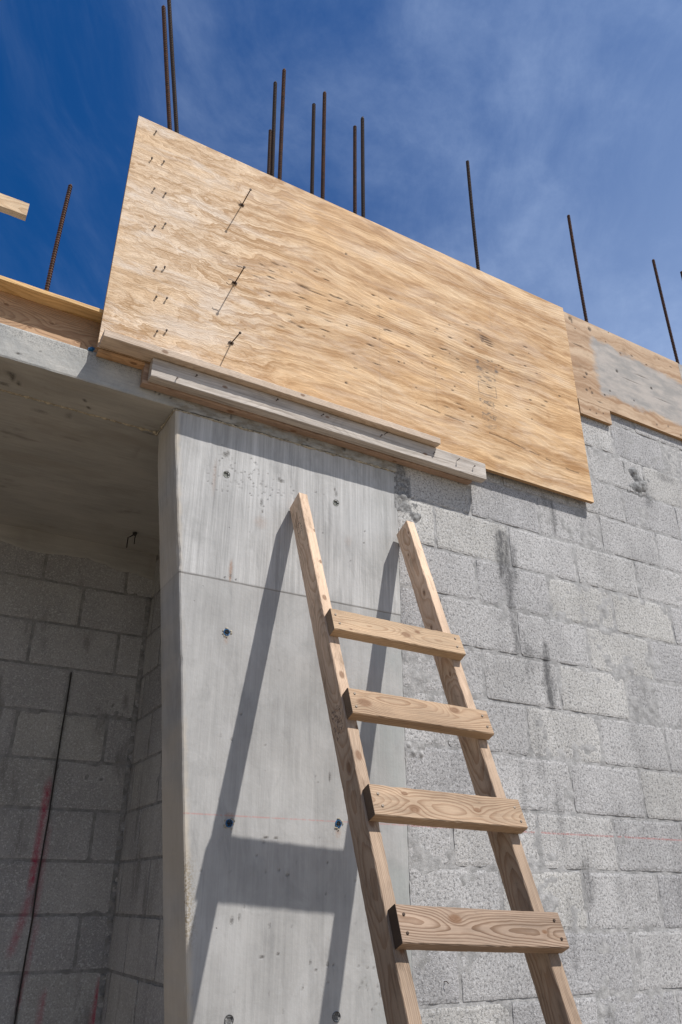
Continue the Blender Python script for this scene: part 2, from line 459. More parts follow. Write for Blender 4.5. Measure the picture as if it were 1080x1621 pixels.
def ply_mat(name):
    """rotary-cut face veneer of the big panel (metres, x along the grain)"""
    m = M(name, 0.72, 0.25)
    left = m.x.st(-0.55, -1.35)                          # figure is wilder towards the left end
    P = m.vec(m.x, m.y, m.z)
    w1 = m.noise(m.vec(m.x * 1.1, 1.0, m.z * 2.2), 1.0, 3.0, 0.55)
    w2 = m.noise(m.vec(m.x * 4.6, 2.0, m.z * 5.5), 1.0, 3.0, 0.55)
    zz = m.z + m.x * 0.018 + (w1 - 0.5) * (0.20 + left * 0.16) + (w2 - 0.5) * (0.035 + left * 0.10)
    H = zz * 15.0 + m.noise(m.vec(m.x * 0.9, 5.0, m.z * 3.2), 1.0, 3.0, 0.5) * 4.2 \
        + m.noise(m.vec(m.x * 5.5, 6.0, m.z * 11.0), 1.0, 4.0, 0.6) * (1.1 + left * 4.2)
    t1 = H.fract()
    bands = (t1.st(0.10, 0.90) * t1.st(1.0, 0.90)).clamp()
    t2 = (H * 2.7 + 0.35).fract()
    lines = (t2.st(0.25, 0.92) * t2.st(1.0, 0.93)).clamp()
    amp = m.noise(m.vec(m.x * 1.6, 8.0, m.z * 5.0), 1.0, 3.0).lin(0.3, 0.7, 0.25, 1.15)
    fib = m.noise(m.vec(m.x * 7.0, 9.0, m.z * 260.0), 1.0, 4.0, 0.65)
    mid = m.noise(m.vec(m.x * 9.0, 11.0, m.z * 80.0), 1.0, 4.0, 0.7)
    blot = m.noise(m.vec(m.x * 5.5, 3.0, m.z * 16.0), 1.0, 5.0, 0.65)
    fl = (bands * amp * 0.68 + lines * amp * 0.34 + mid.st(0.40, 0.66) * 0.28 + blot.st(0.40, 0.62) * 0.36 - 0.06).clamp()
    z2 = m.z + m.x * 0.02 + (w1 - 0.5) * 0.16 + (w2 - 0.5) * 0.05 + (m.noise(m.vec(m.x * 11.0, 2.0, m.z * 16.0), 1.0, 4.0, 0.6) - 0.5) * 0.016
    curl = m.noise(m.vec(m.x * 5.0, 12.0, m.z * 9.0), 1.0, 4.0, 0.55)
    z2 = z2 + (curl - 0.5) * 0.034
    rb = m.noise(m.vec(m.x * 0.95, 5.0, z2 * 13.0), 1.0, 5.0, 0.62)
    rl = m.noise(m.vec(m.x * 3.0, 7.5, z2 * 58.0), 1.0, 4.0, 0.7)
    fr = (rb.st(0.42, 0.58) * 0.60 + rl.st(0.42, 0.62) * 0.17 + mid.st(0.44, 0.64) * 0.18 + blot.st(0.42, 0.62) * 0.34 - 0.08).clamp()
    lw = m.x.st(-0.25, -0.95)
    f = fr + (fl - fr) * lw
    tone = m.noise(m.vec(m.x * 1.4, 13.0, m.z * 2.6), 1.0, 4.0, 0.6).st(0.36, 0.64)
    lightc = m.mix(m.mix((0.66, 0.43, 0.225), (0.67, 0.49, 0.31), tone), m.mix((0.65, 0.47, 0.30), (0.70, 0.56, 0.42), tone), left)
    darkc = m.mix((0.36, 0.195, 0.080), (0.385, 0.24, 0.125), left)
    c = m.mix(lightc, darkc, f)
    c = m.mul(c, fib.lin(0.3, 0.7, 0.86, 1.22))
    # bleached weathering, silvery smears
    bl = m.noise(m.vec(m.x * 2.2, 4.0, m.z * 9.0), 1.0, 6.0, 0.7, 0.8).st(0.46, 0.66)
    c = m.mix(c, (0.66, 0.57, 0.485), bl * (0.24 + left * 0.46))
    tan = m.noise(m.vec(m.x * 3.6, 15.0, m.z * 7.5), 1.0, 5.0, 0.65, 0.6).st(0.55, 0.70)
    c = m.mix(c, (0.42, 0.26, 0.125), tan * 0.36)
    dk = m.noise(m.vec(m.x * 7.0, 6.0, m.z * 42.0), 1.0, 4.0, 0.7).st(0.60, 0.78)
    c = m.mix(c, (0.22, 0.125, 0.06), dk * 0.5)
    # faint vertical handling lines and patch seams
    mk = m.attr('mark')
    mkn = (mk * m.noise(m.vec(m.x * 90, 1.0, m.z * 330), 1.0, 4.0, 0.7).lin(0.28, 0.62, 0.25, 1.5)).clamp()
    c = m.mix(c, (0.045, 0.032, 0.025), mkn * 0.92)
    kn = m.attr('rust')
    c = m.mix(c, (0.34, 0.17, 0.065), (kn * m.noise(m.vec(m.x * 40, 1.0, m.z * 90), 1.0, 3.0).lin(0.3, 0.65, 0.4, 1.2)).clamp() * 0.6)
    ink = m.attr('ink')
    c = m.mix(c, (0.13, 0.105, 0.09), (ink * m.noise(m.vec(m.x * 60, 1.0, m.z * 120), 1.0, 3.0, 0.7).lin(0.32, 0.50, 0.0, 1.0)).clamp() * 0.9)
    m.bump(fib * 0.5 + lines * 0.8 - mkn * 2.0, 0.0010, 0.7)
    return m.done(c)


def ply_old_mat(name):
    """reused form panel: brown rim, large cement-grey field"""
    m = M(name, 0.8, 0.2)
    w1 = m.noise(m.vec(m.x * 2.0, 1.0, m.z * 4.0), 1.0, 4.0, 0.6)
    w2 = m.noise(m.vec(m.x * 7.0, 2.0, m.z * 9.0), 1.0, 4.0, 0.6)
    zz = m.z + (w1 - 0.5) * 0.22 + (w2 - 0.5) * 0.05
    bands = m.noise(m.vec(m.x * 0.6, 5.0, zz * 22.0), 1.0, 4.0, 0.62)
    fib = m.noise(m.vec(m.x * 14.0, 9.0, m.z * 420.0), 1.0, 3.0, 0.6)
    c = m.mix((0.56, 0.42, 0.295), (0.34, 0.21, 0.125), bands.st(0.36, 0.66))
    c = m.mul(c, fib.lin(0.3, 0.7, 0.9, 1.1))
    dark = m.noise(m.vec(m.x * 5.0, 3.0, m.z * 8.0), 1.0, 5.0, 0.65).st(0.52, 0.74)
    c = m.mix(c, (0.20, 0.12, 0.07), dark * 0.62)
    e = m.noise(m.vec(m.x * 11, 1.0, m.z * 15), 1.0, 4.0, 0.6)
    wl = m.noise(m.vec(m.x * 2.3, 6.0, 0), 1.0, 3.0)
    gx = (m.x + (e - 0.5) * 0.11).st(1.140, 1.195)
    gt = (m.z + (e - 0.5) * 0.14 + (wl - 0.5) * 0.12 - m.x.st(1.9, 1.94) * -0.0 + (m.x - 1.2) * 0.10).st(0.585, 0.545)
    gt = gt.mx(m.x.st(1.930, 1.936))
    gb = (m.z + (e - 0.5) * 0.12 + (wl - 0.5) * 0.10).st(0.150, 0.195)
    grey = (gx * gt * gb).clamp()
    gn = m.noise(m.vec(m.x * 6, 1.0, m.z * 16), 1.0, 5.0, 0.6)
    gc = m.mix((0.29, 0.285, 0.28), (0.43, 0.40, 0.375), gn.st(0.36, 0.62))
    lines = m.noise(m.vec(m.x * 5.0, 7.0, zz * 60.0), 1.0, 4.0, 0.7).st(0.60, 0.74)
    gc = m.mix(gc, (0.17, 0.17, 0.16), lines * 0.75)
    c = m.mix(c, gc, grey * 0.94)
    mk = m.attr('mark')
    mkn = (mk * m.noise(m.vec(m.x * 90, 1.0, m.z * 200), 1.0, 4.0, 0.7).lin(0.28, 0.62, 0.35, 1.5)).clamp()
    c = m.mix(c, (0.045, 0.035, 0.03), mkn * 0.9)
    m.bump(fib * 0.6 + bands * 0.6 - mkn * 2.0, 0.0010, 0.7)
    return m.done(c)


def wood_mat(name, light=(0.60, 0.415, 0.265), dark=(0.36, 0.20, 0.105), knots=(), ring=0.0055, seed=0.0, tone_ramp=None, stamps=(), late_k=0.68, endg=0.0,
             depth=0.05, cy=0.045, grey=0.0, wander=0.05, dirt=0.25, weather=(0.40, 0.385, 0.37)):
    """sawn softwood, local x along the board, y across the wide face, z through the thickness"""
    m = M(name, 0.7, 0.25)
    x, y, z = m.x + seed, m.y, m.z
    a1 = m.noise(m.vec(x * 1.6, 0.5 + seed, 0), 1.0, 2.0)
    a2 = m.noise(m.vec(x * 1.3, 9.5 + seed, 0), 1.0, 2.0)
    a3 = m.noise(m.vec(x * 9.0, y * 26.0, z * 26.0), 1.0, 3.0)
    yy = y - cy - (a1 - 0.5) * wander
    zz = z + depth + (a2 - 0.5) * 0.16
    r = (yy * yy + zz * zz).sqrt() + (a3 - 0.5) * 0.006
    kmask = None
    for kn_ in knots:
        kx, ky, kr = kn_[:3]; kz3 = len(kn_) > 3; kz = kn_[3] if kz3 else 0.0
        ddx = (m.x - kx) * 0.55; ddy = m.y - ky
        ddz = (m.z - kz) * 0.9
        d = (ddx * ddx + ddy * ddy + (ddz * ddz if kz3 else 0.0)).sqrt() + (a3 - 0.5) * 0.004
        r = r + (d * (-1.0 / (kr * 2.0)))._m('EXPONENT') * kr * 1.9
        k = (d * (1.0 / kr)).st(1.1, 0.55)
        kmask = k if kmask is None else kmask.mx(k)
    t = (r * (1.0 / ring)).fract()
    late = t.st(0.35, 0.92) * t.st(1.0, 0.955)
    wide = m.noise(m.vec(r * 55.0, seed, 0), 1.0, 2.0)
    late = late * wide.lin(0.3, 0.65, 0.45, 1.05)
    c = m.mix(light, dark, (late * late_k).clamp())
    fib = m.noise(m.vec(x * 5.0, y * 190.0, z * 190.0), 1.0, 5.0, 0.75)
    c = m.mul(c, fib.lin(0.3, 0.7, 0.80, 1.18))
    sm = m.noise(m.vec(x * 9.0, y * 28.0, z * 28.0), 1.0, 6.0, 0.7, 0.5)
    scuff = m.noise(m.vec(x * 22.0, y * 55.0, z * 55.0 + 6.0), 1.0, 5.0, 0.7, 0.6).st(0.60, 0.70) * m.noise(m.vec(x * 4.0, y * 8.0, z * 8.0 + 1.0), 1.0, 3.0).st(0.45, 0.62)
    c = m.mix(c, (0.12, 0.085, 0.06), scuff * 0.55)
    big = m.noise(m.vec(x * 2.7, y * 9.0, z * 9.0 + 2.0), 1.0, 4.0, 0.6)
    c = m.mul(c, big.lin(0.3, 0.7, 0.78, 1.20))
    c = m.mix(c, (0.20, 0.125, 0.075), sm.st(0.50, 0.72) * dirt * 1.3)
    c = m.mix(c, tuple(min(1, v * 1.25) for v in light), m.noise(m.vec(x * 3.0, y * 30.0, z * 30.0 + 4), 1.0, 4.0, 0.6).st(0.48, 0.75) * 0.35)
    if grey > 0:
        gn = m.noise(m.vec(x * 2.2, y * 75.0, z * 75.0), 1.0, 5.0, 0.75)
        gc = m.mul(m.mix(tuple(v * 0.68 for v in weather), (0.54, 0.51, 0.48), gn.st(0.34, 0.62)), fib.lin(0.3, 0.7, 0.80, 1.16))
        cr = m.noise(m.vec(x * 1.6, y * 110.0, z * 40.0 + 3), 1.0, 4.0, 0.65).st(0.60, 0.68)
        gc = m.mix(gc, (0.11, 0.10, 0.095), cr * 0.7)
        c = m.mix(c, gc, grey)
    if tone_ramp:
        c = m.mul(c, m.x.st(tone_ramp[0], tone_ramp[1]) * (tone_ramp[2] - 1.0) + 1.0)  # the board darkens along its length
    if kmask is not None:
        c = m.mix(c, (0.17, 0.085, 0.042), kmask * 0.75)
    for (xa, xb, ya, yb) in stamps:                      # mill marks, worn past reading
        ins = m.x.st(xa, xa + .002) * m.x.st(xb, xb - .002) * m.y.st(ya, ya + .002) * m.y.st(yb, yb - .002)
        chars = m.noise(m.vec(m.x * 150.0, m.y * 90.0, 2.0), 1.0, 2.0, 0.5).st(0.50, 0.55) * m.noise(m.vec(m.x * 30.0, m.y * 60.0, 5.0), 1.0, 2.0).st(0.40, 0.52)
        c = m.mix(c, (0.07, 0.05, 0.045), ins * chars * 0.7)
    if endg:
        c = m.mix(c, (0.055, 0.036, 0.025), m.x.st(0.0016, 0.0004) * endg)          # damp, dirty end grain
    m.bump(late * 0.5 + fib * 0.5, 0.0012, 0.8)
    m.bump(sm, 0.002, 0.3)
    return m.done(c)


def plain(name, colr, rough=0.6, metal=0.0, nscale=120.0, var=0.3, second=None):
    m = M(name, rough, 0.4)
    P = m.vec(m.x, m.y, m.z)
    n = m.noise(P, nscale, 4.0, 0.65)
    c = m.mix(colr, second or tuple(v * (1 - var) for v in colr), n.st(0.35, 0.65))
    m.bsdf.inputs['Metallic'].default_value = metal
    m.bump(n, 0.0006, 0.6)
    return m.done(c)


def rebar_mat():
    m = M('rusty_rebar', 0.75, 0.35)
    P = m.vec(m.x, m.y, m.z)
    n = m.noise(P, 40.0, 5.0, 0.65); g = m.noise(P, 300.0, 3.0, 0.6)
    oi = m.nt.nodes.new('ShaderNodeObjectInfo'); r = S(m.nt, oi.outputs['Random'])
    c = m.mix((0.075, 0.044, 0.034), (0.135, 0.062, 0.036), n.st(0.35, 0.68))
    c = m.mix(c, (0.055, 0.050, 0.050), (r * 0.5 + g * 0.5).st(0.35, 0.65) * 0.7)
    m.bump(g, 0.0006, 0.8)
    m.bsdf.inputs['Metallic'].default_value = 0.25
    return m.done(c)


MAT = dict(
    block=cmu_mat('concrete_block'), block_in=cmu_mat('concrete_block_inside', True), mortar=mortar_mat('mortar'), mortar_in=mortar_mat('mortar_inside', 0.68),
    column=concrete_mat('board_marked_concrete', 'column'), soffit=concrete_mat('soffit_concrete', 'soffit'),
    slab=concrete_mat('slab_edge_concrete', 'slab'),
    ply=ply_mat('plywood_face'), ply_old=ply_old_mat('reused_plywood_face'),
    rebar=rebar_mat(),
    rust=plain('rusty_nail', (0.060, 0.036, 0.024), 0.7, 0.3),
    nail=plain('nail_steel', (0.22, 0.18, 0.145), 0.6, 0.3),
    cream=plain('cement_fin', (0.47, 0.42, 0.33), 0.9, 0, 60, 0.45),
    blue=plain('blue_plastic', (0.012, 0.12, 0.30), 0.5, 0, 90, 0.3),
    hole=plain('hole_dark', (0.035, 0.033, 0.03), 0.9),
    plug=plain('grey_plug', (0.21, 0.215, 0.19), 0.85, 0, 150, 0.35),
    grout=plain('pale_grout', (0.30, 0.30, 0.30), 0.95, 0, 70, 0.55),
    rough=plain('rough_grout', (0.20, 0.20, 0.20), 0.95, 0, 90, 0.6),
)


# ---------------------------------------------------------------- ground
def ground():
    m = M('sandy_ground', 0.95, 0.1)
    P = m.vec(m.x, m.y, m.z)
    n = m.noise(P, 0.9, 6.0, 0.6); g = m.noise(P, 60.0, 4.0, 0.7)
    c = m.mul(m.mix((0.22, 0.175, 0.125), (0.29, 0.235, 0.17), n.st(0.3, 0.7)), g.lin(0.3, 0.7, 0.8, 1.2))
    m.bump(g, 0.01, 0.6); m.bump(n, 0.05, 0.5)
    mat = m.done(c)
    N = 60; xs = np.sinh(np.linspace(-5, 5, N)) / math.sinh(5) * 300
    V = [(x, y, GROUND_Z) for y in xs for x in xs]
    F = [(j * N + i, j * N + i + 1, (j + 1) * N + i + 1, (j + 1) * N + i) for j in range(N - 1) for i in range(N - 1)]
    o = put('ground', mesh_from('ground', V, F), mat)
    tag(o, kind='structure')


ground()


def lump(name, parent, pts, r, mat, seed, face_y=0.0, h=0.006, res=0.006):
    """irregular smear of set mortar on a wall face: proud where its mask is high"""
    xs = [p[0] for p in pts]; zs = [p[1] for p in pts]
    uu = np.arange(min(xs) - r * 1.6, max(xs) + r * 1.6, res); zz = np.arange(min(zs) - r * 1.6, max(zs) + r * 1.6, res)
    X, Z = np.meshgrid(uu, zz)
    m = np.zeros_like(X)
    for (a, b) in pts:
        m = np.maximum(m, 1 - np.hypot(X - a, Z - b) / r)
    m = m + (fbm(X * 30, Z * 30, seed) - 0.5) * 0.9
    H = np.clip(m * 1.3, -0.6, 1) * h * (0.6 + 0.8 * fbm(X * 60, Z * 60, seed + 3))
    keep = m > -0.12
    V = []; idx = -np.ones(X.shape, int)
    for j in range(X.shape[0]):
        for i in range(X.shape[1]):
            idx[j, i] = len(V); V.append((X[j, i], face_y - H[j, i] + 0.0005, Z[j, i]))
    F = [(idx[j, i], idx[j, i + 1], idx[j + 1, i + 1], idx[j + 1, i]) for j in range(X.shape[0] - 1) for i in range(X.shape[1] - 1)
         if keep[j, i] or keep[j + 1, i + 1] or keep[j, i + 1] or keep[j + 1, i]]
    return put(name, mesh_from(name, V, F), mat, parent, smooth=True)


# ---------------------------------------------------------------- block walls
def stain_front(x, z):
    """dark water runs and spatters on the outer block face (a mask, 0..1)"""
    s = np.zeros_like(x)
    runs = [(0.352, -0.835, -1.12, 0.017, 0.95), (0.385, -0.86, -1.27, 0.020, 0.85), (0.425, -0.89, -1.10, 0.014, 0.7), (0.37, -0.84, -0.93, 0.026, 0.9), (0.392, -1.16, -1.46, 0.014, 0.75), (0.372, -1.05, -1.30, 0.008, 0.5), (0.440, -1.30, -1.54, 0.012, 0.6),
            (0.468, -1.33, -1.52, 0.010, 0.5), (0.549, -1.32, -1.66, 0.016, 1.0), (0.553, -1.45, -1.60, 0.024, 0.7), (0.505, -1.36, -1.47, 0.010, 0.45),
            (0.700, -0.60, -0.81, 0.013, 0.75), (0.655, -0.58, -0.68, 0.016, 0.4), (0.628, -2.18, -2.37, 0.020, 0.55), (0.52, -2.3, -2.6, 0.015, 0.3),
            (0.455, -1.62, -1.95, 0.02, 0.35), (0.53, -1.9, -2.2, 0.018, 0.35), (0.80, -2.22, -2.38, 0.02, 0.25),
            (1.42, -0.30, -0.50, 0.03, 0.5), (1.60, -0.2, -0.27, 0.05, 0.5), (0.66, -2.66, -2.86, 0.02, 0.4), (1.15, -1.7, -2.0, 0.02, 0.2),
            (-0.160, -0.66, -0.90, 0.022, 0.7), (0.35, -1.75, -2.1, 0.012, 0.3)]
    for x0, zt, zb, w, a in runs:
        L = zt - zb
        t = (zt - z) / L
        c = x0 + 0.010 * (vn(z * 14, 3.0 + x0, 5) - 0.5)
        ww = w * (0.75 + 0.5 * vn(z * 25, x0 * 9, 6)) * np.clip(0.55 + np.sin(np.clip(t, 0, 1) * 3.14) * 0.6, 0.1, 2)
        ww = ww * 1.2
        prof = np.clip(1.4 - np.abs(x - c) / ww, 0, 1)
        e = np.clip(t / 0.10, 0, 1) * np.clip((1 - t) / 0.18, 0, 1)
        s = np.maximum(s, a * prof * e)
    cloud = fbm(x * 5.5, z * 2.4, 41)
    s = np.maximum(s, np.clip((cloud - 0.57) * 1.5, 0, 0.18))
    return s


def red_paint(x, z):
    """spray paint beside the control joint of the inner wall"""
    s = np.zeros_like(x)
    def band(xa, za, xb, zb, w, a):
        nonlocal s
        dx, dz = xb - xa, zb - za; L = math.hypot(dx, dz)
        t = ((x - xa) * dx + (z - za) * dz) / L / L
        d = np.abs((x - xa) * dz - (z - za) * dx) / L
        w2 = w * (0.8 + 0.5 * vn(z * 12, 2.2, 9))
        s = np.maximum(s, a * np.clip(1.4 - d / w2, 0, 1) * np.clip(t / .15, 0, 1) * np.clip((1 - t) / .12, 0, 1))
    band(-1.158, -1.84, -1.163, -2.33, 0.013, 0.75)
    band(-1.128, -2.02, -1.130, -2.45, 0.010, 0.35)
    band(-1.150, -2.30, -1.205, -2.56, 0.015, 0.45)
    band(-1.112, -2.40, -1.140, -2.75, 0.010, 0.35)
    band(-1.045, -2.66, -1.05, -2.85, 0.010, 0.5)
    band(-0.828, -2.62, -0.842, -3.0, 0.010, 0.8)
    return s


def blocks(name, A, B, z0, rows, axis, jointf, depth_pos, mats, label, cat, sgn=-1, stain=None, paint=None, seed=1, course=0.2032,
           fine_to=None, thick=0.19, back=True, xdir=1):
    """stretcher-bond wall: blocks one mesh, mortar another; axis 'x' = runs along x with its face at y=depth_pos;
       axis 'y' = runs along y with its face at x=depth_pos (facing -x)"""
    rng = random.Random(seed)
    root = thing(name, ((A + B) / 2, depth_pos, GROUND_Z) if axis == 'x' else (depth_pos, (A + B) / 2, GROUND_Z), label, cat)
    V = []; F = []; R = []; ST = []; PT = []
    J = 0.0052
    def P3(u, d, z):
        return (u, depth_pos + d, z) if axis == 'x' else (depth_pos + d, u, z)
    for r in range(rows):
        zt = z0 - r * course; zb = zt - course
        zt = max(zt, GROUND_Z); zb = max(zb, GROUND_Z)
        if zt - zb < 0.03: continue
        xs = [A] + [j for j in jointf(r) if A + 0.012 < j < B - 0.012] + [B]
        for xa, xb in zip(xs[:-1], xs[1:]):
            rv = rng.random()
            near = fine_to is None or xa < fine_to
            nx = max(3, int((xb - xa) / (0.013 if near else 0.06))); nz = 15 if near else 4
            a0, a1 = xa + J * (0 if xa == A else 1), xb - J * (0 if xb == B else 1)
            b0, b1 = zb + J * .8, zt - J * .8
            uu = np.linspace(a0, a1, nx + 1); zz = np.linspace(b0, b1, nz + 1)
            X, Z = np.meshgrid(uu, zz)
            ji = 0.0042
            sd = seed * 100 + r * 7 + int(xa * 50)
            if near:
                X[:, 0] += ji * fbm(zz * 42, 0.0 * zz + xa, sd); X[:, -1] -= ji * fbm(zz * 42, 0 * zz + xb, sd + 1)
                Z[0, :] += ji * fbm(uu * 42, 0.0 * uu + r, sd + 2); Z[-1, :] -= ji * fbm(uu * 42, 0 * uu + r, sd + 3)
                # corners knocked off
                for (cj, ci, sx, sz) in ((0, 0, 1, 1), (0, -1, -1, 1), (-1, 0, 1, -1), (-1, -1, -1, -1)):
                    k = rng.random() ** 2 * 0.007
                    X[cj, ci] += sx * k; Z[cj, ci] += sz * k
            off = rng.uniform(-0.0009, 0.0009); tx = rng.uniform(-1, 1) * 0.0010; tz = rng.uniform(-1, 1) * 0.0010
            D = off + tx * (X - X.mean()) / 0.2 + tz * (Z - Z.mean()) / 0.1
            D = D + (fbm(X * 30, Z * 30, sd + 5) - 0.5) * 0.0016
            ed = np.minimum(np.minimum(X - X.min(), X.max() - X), np.minimum(Z - Z.min(), Z.max() - Z))
            D = sgn * -1 * (np.clip(0.0017 - ed * 0.30, 0, 1)) * 1.0 + sgn * D * -1 if False else D * 1.0 + (-sgn) * np.clip(0.0017 - ed * 0.30, 0, 1)
            n0 = len(V)
            st = stain(X, Z) if stain else np.zeros_like(X)
            pt = paint(X, Z) if paint else np.zeros_like(X)
            for j in range(nz + 1):
                for i in range(nx + 1):
                    V.append(P3(X[j, i], D[j, i], Z[j, i]))
            R += [rv] * X.size; ST += list(st.ravel()); PT += list(pt.ravel())
            q = nx + 1
            flip = (axis == 'y')
            for j in range(nz):
                for i in range(nx):
                    f = (n0 + j * q + i, n0 + j * q + i + 1, n0 + (j + 1) * q + i + 1, n0 + (j + 1) * q + i)
                    F.append(f[::-1] if flip else f)
            ring = [n0 + i for i in range(nx + 1)] + [n0 + j * q + nx for j in range(1, nz + 1)] + \
                   [n0 + nz * q + i for i in range(nx - 1, -1, -1)] + [n0 + j * q for j in range(nz - 1, 0, -1)]
            n1 = len(V)
            for k in ring:
                p = list(V[k]); p[1 if axis == 'x' else 0] = depth_pos - sgn * 0.02
                V.append(tuple(p)); R.append(rv); ST.append(0); PT.append(0)
            L = len(ring)
            for k in range(L):
                f = (ring[k], n1 + k, n1 + (k + 1) % L, ring[(k + 1) % L])
                F.append(f[::-1] if flip else f)
    put('block', mesh_from('blocks', V, F, {'rnd': R, 'stain': ST, 'paint': PT}), mats[0], root)
    root.children[0].name = 'blockwork'
    # mortar: one rough sheet that fills the joints and smears over some block edges
    zb = max(z0 - rows * course, GROUND_Z)
    lim = fine_to if fine_to is not None else B
    lim = min(lim, B)
    uu = np.arange(A, lim, 0.009); zz = np.arange(zb, z0, 0.009)
    uu = np.append(uu, lim); zz = np.append(zz, z0)
    X, Z = np.meshgrid(uu, zz)
    n = fbm(X * 26, Z * 26, seed + 60, 3); w = fbm(X * 2.6, Z * 2.6, seed + 61, 3)
    D = (0.0018 - (w - 0.5) * 0.0040 - (n - 0.5) * 0.0070) if seed == 3 else (0.0030 - (w - 0.5) * 0.0030 - (n - 0.5) * 0.0050)
    D = np.maximum(D, -0.0022)
    pt = paint(X, Z) if paint else np.zeros_like(X)
    D = -sgn * D
    q = len(uu)
    V = [P3(a, d, c) for a, d, c in zip(X.ravel(), D.ravel(), Z.ravel())]
    F = []
    for j in range(len(zz) - 1):
        for i in range(q - 1):
            f = (j * q + i, j * q + i + 1, (j + 1) * q + i + 1, (j + 1) * q + i)
            F.append(f if axis == 'x' else f[::-1])
    PT = list(pt.ravel()); SM = list((stain(X, Z) if stain else 0 * X).ravel())
    # core of the wall behind the faces, and the coarse far end
    acc = Acc(); acc.v = V; acc.f = F; acc.a = PT
    d0, d1 = sorted((depth_pos - sgn * 0.016, depth_pos - sgn * thick))
    if axis == 'x': acc.box((A + 0.001, d0, zb), (B - 0.001, d1, z0 - 0.001))
    else: acc.box((d0, A + 0.001, zb), (d1, B - 0.001, z0 - 0.001))
    if lim < B:
        d = depth_pos - sgn * 0.0035
        if axis == 'x': acc.add([(lim, d, zb), (B, d, zb), (B, d, z0), (lim, d, z0)], [(0, 1, 2, 3)])
    me = mesh_from('mortar', acc.v, acc.f, {'paint': acc.a, 'stain': SM + [0] * (len(acc.v) - len(SM))})
    put('mortar', me, mats[1], root, smooth=True)
    return root


U = 0.2032
def bond_front(r):
    # r counts courses from the top (z0 = 3 courses above the survey line): odd/even joints as in the photo
    k = r - 3 + 1
    par = 1 if (k % 2 == 0) else 0
    return [U * (2 * i + par) for i in range(-2, 20)]


block_wall = blocks('block_wall', -0.19, 6.1, 3 * U, 23, 'x', bond_front, 0.0, (MAT['block'], MAT['mortar']),
                    'light grey concrete block wall standing right of the smooth column, behind the ladder', 'wall',
                    stain=stain_front, seed=3, fine_to=2.6, thick=0.2)

BH = 0.208
def bond_back(r):
    return [-1.140 + 0.406 * i + (0.203 if (r % 2 == 0) else 0.0) for i in range(-12, 3)]


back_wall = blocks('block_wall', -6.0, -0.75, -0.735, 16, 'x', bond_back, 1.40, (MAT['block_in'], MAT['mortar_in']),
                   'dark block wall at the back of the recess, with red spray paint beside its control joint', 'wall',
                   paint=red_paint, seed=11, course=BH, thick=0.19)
def bond_side(r):
    return [1.15 + 0.40 * i if r % 2 == 0 else 0.94 + 0.40 * i for i in range(-3, 3)]


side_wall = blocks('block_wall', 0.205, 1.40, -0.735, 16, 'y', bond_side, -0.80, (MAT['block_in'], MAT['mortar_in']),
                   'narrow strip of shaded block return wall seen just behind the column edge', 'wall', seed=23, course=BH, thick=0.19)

pier = blocks('block_wall', -6.0, -2.95, -0.7075, 16, 'x', bond_front, 0.0, (MAT['block'], MAT['mortar']),
              'unseen block pier, added left of the view to darken the recess', 'wall', seed=31, course=BH, thick=0.2, fine_to=-5.9)  # unseen occluder, added to keep daylight out of the recess
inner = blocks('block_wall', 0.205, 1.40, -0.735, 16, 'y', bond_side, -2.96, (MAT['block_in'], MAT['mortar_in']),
               'unseen side wall, added left of the view to darken the recess', 'wall', seed=33, course=BH, thick=0.19, sgn=1, fine_to=0.3)  # also added out of view, closes the recess so it renders darker

lump('grout_smear', back_wall, [(-0.812, -0.95 - .07 * i) for i in range(28)], 0.008, MAT['mortar_in'], 91, face_y=1.398, h=0.010, res=0.008)
# control joint of the back wall and its thin metal flashing line
acc = Acc()
pts = [(-1.140 + 0.004 * math.sin(i * 1.7) * (i % 3) * .4, 1.3915, -1.378 - i * 0.13) for i in range(20)]
acc.tube(pts, 0.0035, 6)
put('control_joint', acc.mesh('control_joint'), MAT['hole'], back_wall)


lump('grout_smear', block_wall, [(-0.168, -0.69), (-0.165, -0.73), (-0.160, -0.77), (-0.158, -0.81), (-0.150, -0.85)], 0.022, MAT['grout'], 5)
lump('grout_smear', block_wall, [(-0.13, -0.855), (-0.115, -0.885), (-0.10, -0.90), (-0.08, -0.885)], 0.015, MAT['grout'], 8, h=0.007)
lump('grout_smear', block_wall, [(1.345, -0.275), (1.365, -0.31), (1.39, -0.34), (1.36, -0.35)], 0.045, MAT['grout'], 9, h=0.013)
lump('grout_smear', block_wall, [(-0.172, -1.835), (-0.155, -1.86), (-0.12, -1.862)], 0.013, MAT['mortar'], 12, h=0.006)
lump('grout_smear', block_wall, [(-0.175, -1.40), (-0.17, -1.43)], 0.018, MAT['mortar'], 15, h=0.006)
# bent tie nail in the block face near the foot of the photo
acc = Acc(); acc.tube([(-0.066, 0.0, -2.575), (-0.064, -0.010, -2.574), (-0.058, -0.012, -2.58)], 0.0014, 6)
put('bent_nail', acc.mesh('bent_nail'), MAT['rust'], block_wall)


# ---------------------------------------------------------------- concrete column (left edge battered)
def xl(z):
    zs = [-3.94, -2.612, -2.381, -2.040, -1.756, -1.351, -1.246, -1.024, -0.8445, -0.708]
    xs = [-0.778, -0.9381, -0.9659, -1.0069, -1.0391, -1.0881, -1.1017, -1.1309, -1.1539, -1.1665]
    return np.interp(z, zs, xs)


HOLES_GREY = [(-0.948, -0.927), (-0.483, -0.926)]
HOLES_BLUE = [(-0.903, -1.527), (-0.850, -2.128), (-0.465, -2.113)]
HOLES_OPEN = [(-0.813, -2.641), (-0.468, -2.651)]

column = thing('concrete_column', (-0.55, 0.1, GROUND_Z), 'tall smooth board-marked concrete column with round tie holes, left of the block wall', 'column')


